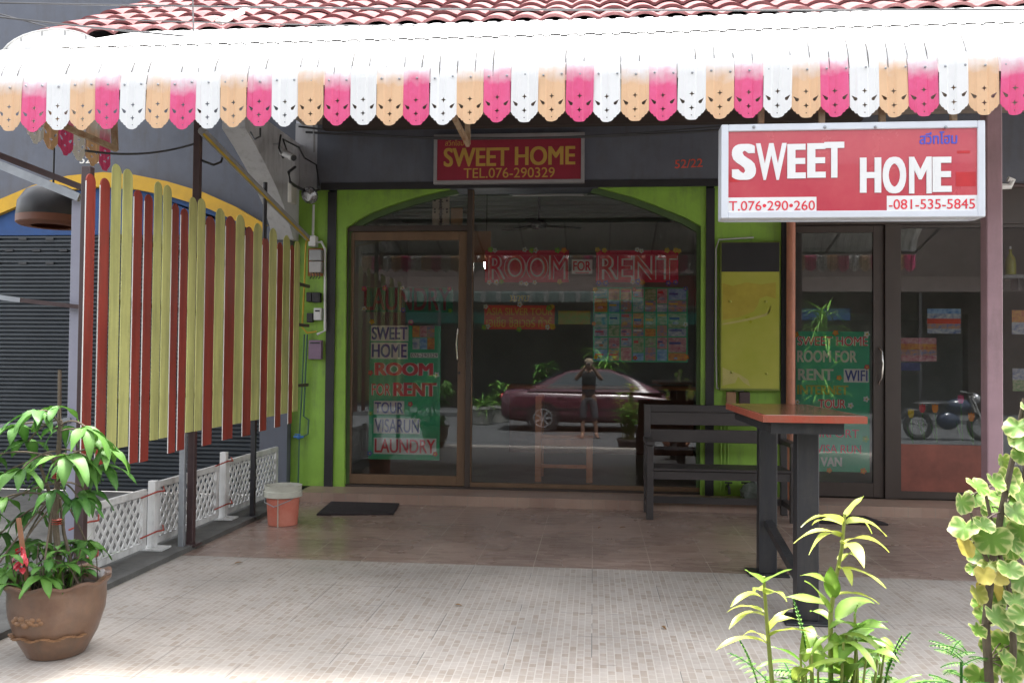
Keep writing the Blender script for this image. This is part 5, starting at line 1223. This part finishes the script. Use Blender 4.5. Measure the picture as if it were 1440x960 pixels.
stt.tube([V3(1394, 800), V3(1375, 760), V3(1365, 720)], [.008, .006, .004], 6)
def round_leaf(mb, c, nrm, r, age, upv=UP):
    nrm = Vector(nrm).normalized(); a = nrm.cross(upv)
    if a.length < .1: a = Vector((1, 0, 0))
    a.normalize(); b = a.cross(nrm).normalized()
    t0 = rnd.uniform(0, 6.28); nr = 36; vs = [c.copy()]; ed = [0]
    nr = 36; cup = rnd.uniform(-.05, .16); fold = rnd.uniform(.0, .45); rip = rnd.uniform(.03, .1); ph2 = rnd.uniform(0, 6.28); asp = rnd.uniform(.85, 1.15)
    for ring, f in ((1, .5), (2, .85), (3, 1.0)):
        for k in range(nr):
            t = 2 * math.pi * k / nr; sc_ = r * f * (1 + (.035 * math.cos(11 * t + t0) + .04 * math.cos(5 * t + ph2)) * (ring > 1)) * (1 - .5 * max(0, math.cos(t - math.pi / 2)) ** 14)
            w = cup * r * f * f + rip * r * math.sin(4 * t + t0) * f * f + fold * r * f * abs(math.cos(t)) * .6
            vs.append(c + (a * math.cos(t) * asp + b * math.sin(t)) * sc_ + nrm * w); ed.append((.1, .42, .8)[ring - 1] + (.32 * math.cos(9 * t + ph2) if ring < 3 else rnd.uniform(-.25, .3)))
    fs = [(0, 1 + k, 1 + (k + 1) % nr) for k in range(nr)]
    for ring in range(2):
        for k in range(nr): fs.append((1 + ring*nr + k, 1 + (ring+1)*nr + k, 1 + (ring+1)*nr + (k+1) % nr, 1 + ring*nr + (k+1) % nr))
    mb.add(vs, fs, ed, age)
vleaves = [(1352, 706, 22, 0), (1374, 683, 18, 0), (1398, 678, 20, 0), (1356, 742, 20, .0), (1382, 738, 21, 0), (1357, 768, 19, .85), (1412, 702, 24, 0), (1415, 680, 20, 0), (1432, 690, 22, 0), (1428, 720, 20, 0), (1430, 600, 22, 0), (1442, 618, 24, 0), (1438, 640, 18, 0), (1446, 578, 22, 0),
           (1395, 712, 18, 0), (1340 + 30, 700, 17, 0), (1395, 757, 22, 0), (1378, 780, 20, 0), (1400, 782, 18, 0), (1424, 760, 20, 0), (1438, 745, 20, 0), (1384, 808, 18, .75), (1402, 812, 17, .8), (1392, 828, 20, .95), (1374, 835, 18, .4), (1420, 800, 20, 0), (1436, 815, 20, 0), (1428, 845, 22, 0),
           (1384, 866, 22, 0), (1402, 868, 24, 0), (1424, 870, 24, 0), (1374, 886, 17, 0), (1414, 900, 18, 0), (1436, 900, 22, 0), (1412, 926, 19, 0), (1440, 930, 22, 0), (1424, 948, 20, 0), (1405, 845, 18, 0), (1442, 780, 20, 0), (1368, 800, 14, 0), (1410, 740, 18, 0), (1440, 865, 20, 0), (1390, 795, 15, .2)]
sc_px = FPX / vy
for px, py, rp, age in vleaves:
    dy = rnd.uniform(-.1, .1); c = V3(px, py, dy); r = rp / sc_px * .92
    nrm = Vector((rnd.uniform(-.9, .7), -1, rnd.uniform(-.1, 1.4))); r *= rnd.uniform(.75, 1.08)
    round_leaf(fv, c, nrm, r, age)
    s = min([V3(1386, 880), V3(1394, 800), V3(1408, 720), V3(1425, 640), V3(1400, 760), V3(1385, 690), V3(1390, 930)], key=lambda q: (q - c).length)
    stt.tube(bezier(s, c + Vector((0, .02, -.2 * r)), (0, 0, .02), 4), .0025, 5)
for k in range(64):
    px, py = rnd.uniform(1378, 1500), rnd.uniform(690 if k % 2 else 600, 955); px = max(px, 1410 if py < 690 else 0); c = V3(px, py, rnd.uniform(.02, .22)); round_leaf(fv, c, (rnd.uniform(-.6, .6), -1, rnd.uniform(.1, 1.2)), rnd.uniform(.026, .05), rnd.choice((0, 0, 0, .1, .5)))
    stt.tube([c, c + Vector((.02, .03, -.08))], .002, 4)
stt.build('stem', BARK, vs_, smooth=True); fv.build('foliage', VAR, vs_, smooth=True, attrs=True, fix=False)
# ferny weed between
wd = thing('weed', 'low feathery green weed at the foot of the variegated shrub', 'plant', V3(1350, 960))
wf_ = MB()
for k in range(22):
    b = V3(1350 + rnd.uniform(-16, 20), rnd.uniform(915, 1000), rnd.uniform(-.08, .08)); a = rnd.uniform(0, 6.28)
    fern(wf_, b, (math.cos(a) * .8, math.sin(a) * .5, rnd.uniform(.2, .9)), rnd.uniform(.06, .12), 10, .024)
wf_.tube([V3(1352, 1180), V3(1352, 930)], .005, 5)
wf_.build('foliage', FERN, wd, smooth=True, attrs=True, fix=False)

DRY = leaf_mat('dry_leaf', (.2, .11, .05), (.3, .18, .08), .1, .7, 20)
for px, py, lb in ((845, 741, 'dry curled leaf near the foot of the bench'), (880, 741, 'small dry leaf on the brown tiles left of the bench foot'), (1092, 806, 'brown leaf at the foot of the far table post'), (640, 850, 'tiny dry leaf in the middle of the pale tiles'), (330, 792, 'dry leaf lying where the brown and the pale tiles meet'), (930, 880, 'dry leaf on the pale tiles left of the lance leaved stems')):
    c = at(px, py, Z=.006); m_ = MB(); a = rnd.uniform(0, 6.28); leaf(m_, c, (math.cos(a), math.sin(a), .25), rnd.uniform(.04, .07), .02, .5, 'lance', 5, .5)
    tag(m_.build('dry_leaf', DRY, smooth=True, attrs=True, fix=False), lb, 'leaf')

# ------------------------------------------------------------------ behind the camera, seen in the glass
ZS = -.18
def planter(name, label, x, y, h, spread, seed, pm, kind='blade', n=60, L=.5, age=.2, cat='potted plant'):
    r = random.Random(seed); t = thing(name, label, cat, (x, y, ZS + .12 if y < -6.2 else ZS)); zb_ = ORG[t.name].z
    MB().lathe([(.2, 0), (.24, .02), (.3, .38), (.33, .38), (.33, .44), (.28, .44), (.26, .36), (0, .36)], (x, y, zb_), 24).build('pot', pm, t, smooth=True)
    f = MB(); s = MB()
    for k in range(n):
        a = r.uniform(0, 6.28); b = Vector((x + r.uniform(-.15, .15), y + r.uniform(-.15, .15), zb_ + .38 + r.random() * h * .6)); 
        leaf(f, b, (math.cos(a), math.sin(a), r.uniform(.3, 1.6)), L * r.uniform(.6, 1.1), L * (.07 if kind == 'blade' else .3), r.uniform(.8, 2), kind, 6, age=r.random() * age * 2)
        if kind != 'blade' and k % 4 == 0: s.tube([(x, y, zb_ + .36), b], .008, 5)
    if s.v: s.build('stem', BARK, t)
    f.build('foliage', PALM, t, smooth=True, attrs=True, fix=False)
    return t
POT2 = mat('pale_concrete_pot', (.3, .3, .28), .8, .2)
planter('potted_plant', 'spiky potted palm across the street behind the maroon car', -2.75, -3.6, .3, .5, 1, POT2, 'blade', 70, .55, .5)
planter('potted_plant', 'bushy potted shrub across the street by the rear of the maroon car', -2.4, -4.4, 1.0, .6, 2, POT2, 'oval', 110, .24, .4)
planter('potted_plant', 'tall loose potted bush behind the car roof across the street', -1.4, -6.9, 1.6, .6, 3, POTM, 'lance', 120, .4, .2)
planter('potted_plant', 'bright green potted palm under the far awning across the street', .35, -7.0, 2.0, .6, 4, POTM, 'blade', 130, .9, .8)
planter('potted_plant', 'leafy potted palm across the street facing the brown door', 6.3, -6.9, 4.2, .6, 5, POTM, 'blade', 150, 1.1, .9)

# opposite row of shops
OP = thing('shophouse', 'dark shop across the street with a teal band under its scalloped awning', 'building', (0, -9, -.06))
OPW = mat('brown_render', (.05, .034, .03), .8, .2); TEAL = mat('teal_fabric', (.03, .25, .2), .6, .2)
MB().box(-14, 14, -9.4, -9.0, 2.9, 5.6).box(-14, -10.5, -9.4, -9.0, -.06, 2.9).box(-4.6, -4.1, -9.4, -9.0, -.06, 2.9).box(4.0, 4.5, -9.4, -9.0, -.06, 2.9).box(11, 14, -9.4, -9.0, -.06, 2.9).build('wall', OPW, OP)
MB().box(-13.9, 13.9, -13.0, -12.9, -.06, 3).box(-13.9, 13.9, -12.9, -9.4, 2.9, 3.0).box(-13.9, 13.9, -12.9, -9.4, -.1, -.05).build('room_wall', mat('dark_interior', (.1, .1, .1), .8), OP)
MB().prism([(-8.99, 4.0), (-7.2, 3.42), (-7.2, 3.4), (-8.99, 3.97)], 'x', -12, 12).build('awning_sheet', mat('brown_awning', (.028, .017, .014), .6, .2), OP)
MB().box(-6.5, 3.8, -8.95, -8.9, 2.55, 2.9).build('teal_band', TEAL, OP)
MB().box(6.2, 7.6, -8.95, -8.9, 2.7, 3.05).build('blue_sign', mat('bright_blue_sign', (.06, .25, .7), .4), OP)
FARV = mat('dark_teal_valance', (.04, .06, .055), .6, .2); FARV2 = mat('pale_valance', (.09, .095, .09), .6, .2); fmesh = []
for ph, m_ in ((0, FARV), (1, FARV), (0, FARV2)):
    me = phases[ph].copy(); me.name = 'valance_strip'; me.materials.clear(); me.materials.append(m_); fmesh.append(me)
for k in range(64):
    o = link(bpy.data.objects.new('valance_strip', fmesh[k % 2 if k % 3 else 2])); o.parent = OP; o.location = Vector((-5.5 + k * SW, -7.19, 3.08)) - ORG[OP.name]; o.rotation_euler = (0, 0, math.pi)
for k in range(5): tag(MB().box(-9 + k * 4.5 - .04, -9 + k * 4.5 + .04, -7.3, -7.22, -.06, 3.4).build('far_post', CHAR), ('leftmost', 'second from left', 'middle', 'second from right', 'rightmost')[k] + ' dark post of the far awning across the street', 'post', 'posts of the far awning')

# maroon car
CAR = thing('parked_car', 'maroon four door saloon parked along the street, reflected in the big window', 'car', (.2, -2.5, ZS))
CARP = mat('maroon_car_paint', (.075, .022, .034), .22, .05, 3, coat=.8)
CGL = mat('car_glass', (.03, .04, .045), .05, .1, spec=.8); TYRE = mat('tyre_rubber', (.015, .015, .016), .8); ALLOY = mat('alloy_wheel', (.5, .5, .52), .3, .05, metal=.8)
cx0 = -2.1; yn, yfar = -1.68, -3.36; ym = (yn + yfar) / 2; hw = (yn - yfar) / 2
stn = [(0, .42, .62, .74), (.03, .3, .82, .86), (.12, .24, .93, .93), (.5, .2, .965, .99), (1.0, .2, .955, 1.0), (1.6, .19, .94, 1.0), (2.4, .19, .93, 1.0), (3.1, .19, .92, 1.0), (3.6, .2, .86, .98), (4.1, .22, .78, .94), (4.38, .28, .7, .86), (4.46, .36, .6, .76)]
vs = []; fs = []; nn = 20
for x, zl, zh, wf in stn:
    for k in range(nn):
        t = 2 * math.pi * k / nn + .157; cxx, szz = math.cos(t), math.sin(t); e = .38
        yy = math.copysign(abs(cxx) ** e, cxx) * hw * wf; zz = math.copysign(abs(szz) ** e, szz)
        vs.append((cx0 + x, ym + yy, ZS + (zl + zh) / 2 + zz * (zh - zl) / 2))
for i in range(len(stn) - 1):
    for k in range(nn): fs.append((i*nn+k, i*nn+(k+1) % nn, (i+1)*nn+(k+1) % nn, (i+1)*nn+k))
fs += [tuple(range(nn)), tuple(range((len(stn)-1)*nn, len(stn)*nn))]
body = MB().add(vs, fs).build('body', CARP, CAR, smooth=True)
gh = [(.62, .94, .95), (1.1, 1.18, .86), (1.5, 1.36, .76), (1.95, 1.42, .72), (2.45, 1.41, .72), (2.8, 1.3, .76), (3.3, 1.06, .87), (3.62, .88, .93)]
vs = []; fs = []
for x, z, wf in gh:
    for yy, zz in ((-hw * .95, ZS + .9), (-hw * wf, ZS + z - .03), (-hw * wf + .1, ZS + z), (hw * wf - .1, ZS + z), (hw * wf, ZS + z - .03), (hw * .95, ZS + .9)): vs.append((cx0 + x, ym + yy, zz))
for i in range(len(gh) - 1):
    for k in range(5): fs.append((i*6+k, i*6+k+1, (i+1)*6+k+1, (i+1)*6+k))
fs += [tuple(range(6)), tuple(range((len(gh)-1)*6, len(gh)*6))]
roofc = MB().add(vs, fs).build('roof', CARP, CAR, smooth=True)
def side_win(pts, name):
    for s in (1, -1):
        def yy(z): return ym + s * (hw * .95 + (hw * .73 - hw * .95) * max(0, (z - .9) / .5) + .012)
        o = MB().add([(cx0 + x, yy(z), ZS + z) for x, z in pts] + [(cx0 + x, yy(z) - s * .03, ZS + z) for x, z in pts], [tuple(range(len(pts))), tuple(range(2*len(pts)-1, len(pts)-1, -1))] + [(i, (i+1) % len(pts), len(pts) + (i+1) % len(pts), len(pts) + i) for i in range(len(pts))]).build(name, CGL, CAR)
side_win([(1.02, .97), (1.5, 1.3), (1.93, 1.36), (1.95, .97)], 'side_window'); side_win([(2.02, .97), (2.02, 1.36), (2.4, 1.35), (2.72, 1.26), (3.12, .97)], 'side_window')
for pts, nm in ((((.68, .985), (1.42, 1.365)), 'rear_window'), (((2.62, 1.395), (3.55, .94)), 'windscreen')):
    (xa_, za), (xb_, zb__) = pts
    MB().add([(cx0 + xa_, ym - hw * .66, ZS + za + .02), (cx0 + xb_, ym - hw * .66, ZS + zb__ + .02), (cx0 + xb_, ym + hw * .66, ZS + zb__ + .02), (cx0 + xa_, ym + hw * .66, ZS + za + .02), (cx0 + xa_, ym - hw * .66, ZS + za - .02), (cx0 + xb_, ym - hw * .66, ZS + zb__ - .02), (cx0 + xb_, ym + hw * .66, ZS + zb__ - .02), (cx0 + xa_, ym + hw * .66, ZS + za - .02)], [(0,3,2,1),(4,5,6,7),(0,1,5,4),(1,2,6,5),(2,3,7,6),(3,0,4,7)]).build(nm, CGL, CAR)
for x in (.98, 3.62):
    for s in (1, -1):
        yo = ym + s * (hw + .005); w = MB()
        def ring(r0, r1, ya, yb_): 
            m_ = MB(); m_.lathe([(r0, ya), (r1, ya), (r1, yb_), (r0, yb_), (r0, ya)], (0, 0, 0), 28, caps=False); return [(cx0 + x + v[0], v[2], ZS + .31 + v[1]) for v in m_.v], m_.f
        wh = MB(); v_, f_ = ring(.0, .31, yo, yo - s * .2); wh.add(v_, f_); wheel = wh.build('wheel', TYRE, CAR, smooth=True)
        ri = MB(); 
        for k in range(7):
            t = k * .8976; ri.bar((cx0 + x + .04 * math.cos(t), yo + s * .006, ZS + .31 + .04 * math.sin(t)), (cx0 + x + .2 * math.cos(t), yo + s * .006, ZS + .31 + .2 * math.sin(t)), .02, .045, up=(math.sin(t), 0, -math.cos(t)))
        v_, f_ = ring(.185, .215, yo + s * .008, yo - s * .01); ri.add(v_, f_); v_, f_ = ring(.0, .06, yo + s * .01, yo - s * .01); ri.add(v_, f_)
        ri.build('rim', ALLOY, wheel)
        v_, f_ = ring(.33, .37, yo - s * .0, yo - s * .03); MB().add(v_, f_).build('wheel_arch', BLACK, CAR)
for s in (1, -1):
    MB().ball((cx0 + .03, ym + s * hw * .62, ZS + .76), .1, 10, 8, (.5, 1.6, .8)).build('tail_light', mat('tail_light_red', (.4, .02, .02), .2), CAR, smooth=True)
    MB().ball((cx0 + 4.36, ym + s * hw * .6, ZS + .6), .1, 10, 8, (.8, 1.6, .7)).build('headlight', mat('headlight_clear', (.6, .62, .65), .1), CAR, smooth=True)
    for x in (1.3, 2.35): MB().box(cx0 + x, cx0 + x + .14, ym + s * (hw + .012), ym + s * (hw - .01), ZS + .76, ZS + .785).build('door_handle', CARP, CAR)
    MB().ball((cx0 + 2.95, ym + s * (hw + .08), ZS + 1.0), .09, 10, 8, (.6, 1, .7)).build('mirror', CARP, CAR, smooth=True)
    MB().box(cx0 + .25, cx0 + 4.2, ym + s * (hw + .006), ym + s * (hw - .02), ZS + .5, ZS + .53).build('side_trim', BLACK, CAR)

# parked motorcycle
MC = thing('motorcycle', 'dark parked motorcycle reflected in the right hand window behind the tulip decals', 'motorcycle', (7.4, -1.3, ZS)); mx, my = 7.4, -1.3
for x in (mx - .62, mx + .66):
    w = MB().lathe([(.2, -.04), (.26, -.055), (.3, -.03), (.3, .03), (.26, .055), (.2, .04), (.2, -.04)], (0, 0, 0), 28, caps=False); w.v = [(x + a, my + c, ZS + .3 + b) for a, b, c in w.v]; wh = w.build('wheel', TYRE, MC, smooth=True)
    ri = MB()
    for k in range(10): t = k * .628; ri.bar((x, my, ZS + .3), (x + .2 * math.cos(t), my, ZS + .3 + .2 * math.sin(t)), .012, .012)
    ri.build('spokes', ALLOY, wh)
MB().tube([(mx + .66, my + .07, ZS + .3), (mx + .5, my + .07, ZS + .75), (mx + .44, my + .06, ZS + .95)], .022, 8).tube([(mx + .66, my - .07, ZS + .3), (mx + .5, my - .07, ZS + .75), (mx + .44, my - .06, ZS + .95)], .022, 8).build('fork', CHROME, MC, smooth=True)
MB().tube([(mx + .36, my - .33, ZS + 1.02), (mx + .44, my - .2, ZS + 1.0), (mx + .44, my + .2, ZS + 1.0), (mx + .36, my + .33, ZS + 1.02)], .014, 8).build('handlebar', CHROME, MC, smooth=True)
MB().ball((mx + .53, my, ZS + .88), .11, 14, 10, (.8, 1, 1)).build('headlight', ALLOY, MC, smooth=True)
MB().ball((mx + .18, my, ZS + .72), .2, 16, 10, (1.4, .7, .8)).ball((mx - .02, my, ZS + .42), .2, 14, 10, (1.2, .7, 1)).build('body', mat('blue_black_paint', (.02, .03, .06), .2, coat=.6), MC, smooth=True)
MB().ball((mx - .33, my, ZS + .76), .2, 16, 10, (2.0, .75, .35)).build('seat', BLACK, MC, smooth=True)
MB().tube([(mx + .05, my - .12, ZS + .28), (mx - .4, my - .16, ZS + .3), (mx - .8, my - .17, ZS + .38)], [.03, .04, .05], 10).build('exhaust', CHROME, MC, smooth=True)
MB().tube([(mx - .6, my, ZS + .62), (mx - .85, my, ZS + .6), (mx - .98, my, ZS + .45)], [.06, .07, .05], 8).build('mudguard', BLACK, MC, smooth=True)

# the photographer
SKIN = mat('skin', (.2, .11, .075), .6, .1, 10); SHIRT = mat('black_shirt', (.018, .018, .02), .8, .3, 10); TROU = mat('grey_trousers', (.045, .048, .056), .8, .3, 9)
px_, py_ = -.1, -.34
PER = thing('person', 'person in black sleeveless shirt, grey cropped trousers and sandals holding a camera to the face', 'person', (px_, py_, ZS))
def skin_mesh(name, verts, edges, radii, m, parent, root=0, sub=2):
    off = ORG[parent.name]; me = bpy.data.meshes.new(name); me.from_pydata([Vector(v) - off for v in verts], edges, [])
    o = bpy.data.objects.new(name, me); COL.objects.link(o)
    md = o.modifiers.new('skin', 'SKIN'); md.use_smooth_shade = True
    sv = me.skin_vertices[0].data
    for i, r in enumerate(radii): sv[i].radius = (r, r) if not isinstance(r, tuple) else r; sv[i].use_root = (i == root)
    sb = o.modifiers.new('sub', 'SUBSURF'); sb.levels = sub; sb.render_levels = sub
    bpy.context.view_layer.update()
    e = bpy.data.meshes.new_from_object(o.evaluated_get(bpy.context.evaluated_depsgraph_get()))
    bpy.data.objects.remove(o); e.name = name; e.materials.clear(); e.materials.append(m)
    return e, off
def q(x, y, z): return (px_ + x, py_ + y, ZS + z)
bv = [q(0, 0, .86), q(0, 0, 1.02), q(0, .0, 1.2), q(0, .01, 1.34), q(0, .03, 1.41), q(0, .05, 1.47), q(0, .06, 1.54), q(0, .05, 1.6),
      q(-.16, .0, 1.33), q(-.27, .1, 1.2), q(-.09, .25, 1.44), q(-.065, .27, 1.49), q(.16, 0, 1.33), q(.27, .1, 1.2), q(.09, .25, 1.44), q(.065, .27, 1.49),
      q(-.09, 0, .8), q(-.11, .02, .46), q(-.12, -.01, .09), q(-.13, .1, .03), q(-.13, .18, .025), q(.09, 0, .8), q(.13, .02, .46), q(.16, -.01, .09), q(.19, .1, .03), q(.2, .18, .025)]
be = [(0,1),(1,2),(2,3),(3,4),(4,5),(5,6),(6,7),(3,8),(8,9),(9,10),(10,11),(3,12),(12,13),(13,14),(14,15),(0,16),(16,17),(17,18),(18,19),(19,20),(0,21),(21,22),(22,23),(23,24),(24,25)]
br_ = [(.13,.1),(.12,.09),(.14,.1),(.12,.085),.05,.07,(.078,.09),.06,.055,.042,.032,.03,.055,.042,.032,.03,.085,.055,.04,.035,.025,.085,.055,.04,.035,.025]
me, off = skin_mesh('body', bv, be, br_, SKIN, PER)
bm = bmesh.new(); bm.from_mesh(me)
ex = MB()
for s in (-1, 1):                          # fingers curled round the camera, thumbs, nose and ears
    for k in range(4):
        b = Vector(q(s * .065, .28, 1.5 + .0)) + Vector((0, 0, (k - 1.5) * .02)); ln = (.05, .06, .056, .044)[k]
        ex.tube([b, b + Vector((-s * .012, ln * .5, .008)), b + Vector((-s * .035, ln * .75, .004))], [.0095, .009, .007], 7)
    b = Vector(q(s * .06, .27, 1.47)); ex.tube([b, b + Vector((-s * .03, .02, .004)), b + Vector((-s * .05, .03, .012))], [.011, .01, .008], 7)
    ex.ball(q(s * .08, .05, 1.53), .022, 8, 6, (.4, .8, 1.2))
ex.ball(q(0, .155, 1.52), .018, 8, 6, (.8, 1.2, 1.3))
for s in (-1, 1): ex.ball(q(s * .03, .14, 1.548), .012, 8, 6)
ex.ball(q(0, .14, 1.475), .02, 8, 6, (1.2, .5, .4))
tmp = bpy.data.meshes.new('x'); tmp.from_pydata([Vector(v) - off for v in ex.v], [], ex.f); bm.from_mesh(tmp); bm.to_mesh(me); bm.free()
me.polygons.foreach_set('use_smooth', [True] * len(me.polygons)); me.materials.clear(); me.materials.append(SKIN)
bo = link(bpy.data.objects.new('body', me)); bo.parent = PER
me, _ = skin_mesh('shirt', [q(0, 0, .78), bv[1], bv[2], bv[3], q(-.13, 0, 1.33), q(.13, 0, 1.33), q(0, .01, 1.38)], [(0,1),(1,2),(2,3),(3,4),(3,5),(3,6)], [(.165,.13),(.145,.115),(.16,.12),(.135,.1),.07,.07,.07], SHIRT, PER)
o = link(bpy.data.objects.new('shirt', me)); o.parent = PER
me, _ = skin_mesh('trousers', [q(0, 0, .92), bv[0], bv[16], bv[17], q(-.115, .01, .36), bv[21], bv[22], q(.138, .01, .36)], [(0,1),(1,2),(2,3),(3,4),(1,5),(5,6),(6,7)], [(.14,.11),(.145,.115),.1,.078,.075,.1,.078,.075], TROU, PER)
o = link(bpy.data.objects.new('trousers', me)); o.parent = PER
MB().ball(q(0, .035, 1.575), .1, 16, 10, (.92, 1.05, .72)).build('hair', mat('fair_hair', (.28, .22, .15), .8, .3, 20), PER, smooth=True)
for x, y in ((-.13, .07), (.195, .07)):
    MB().prism([(px_ + x + .05 * math.cos(t * .52), py_ + y + .13 * math.sin(t * .52)) for t in range(12)], 'z', ZS + .001, ZS + .02).build('sandal', BLACK, PER)
pc2 = thing('camera', 'small black camera held up to the face of the person in the street', 'camera', q(0, .29, 1.46))
MB().box(px_ - .06, px_ + .06, py_ + .2, py_ + .245, ZS + 1.475, ZS + 1.555).build('camera_body', BLACK, pc2, bevel=.006)
MB().tube([(px_, py_ + .245, ZS + 1.515), (px_, py_ + .285, ZS + 1.515)], .032, 16).build('lens', BLACK, pc2, smooth=True)
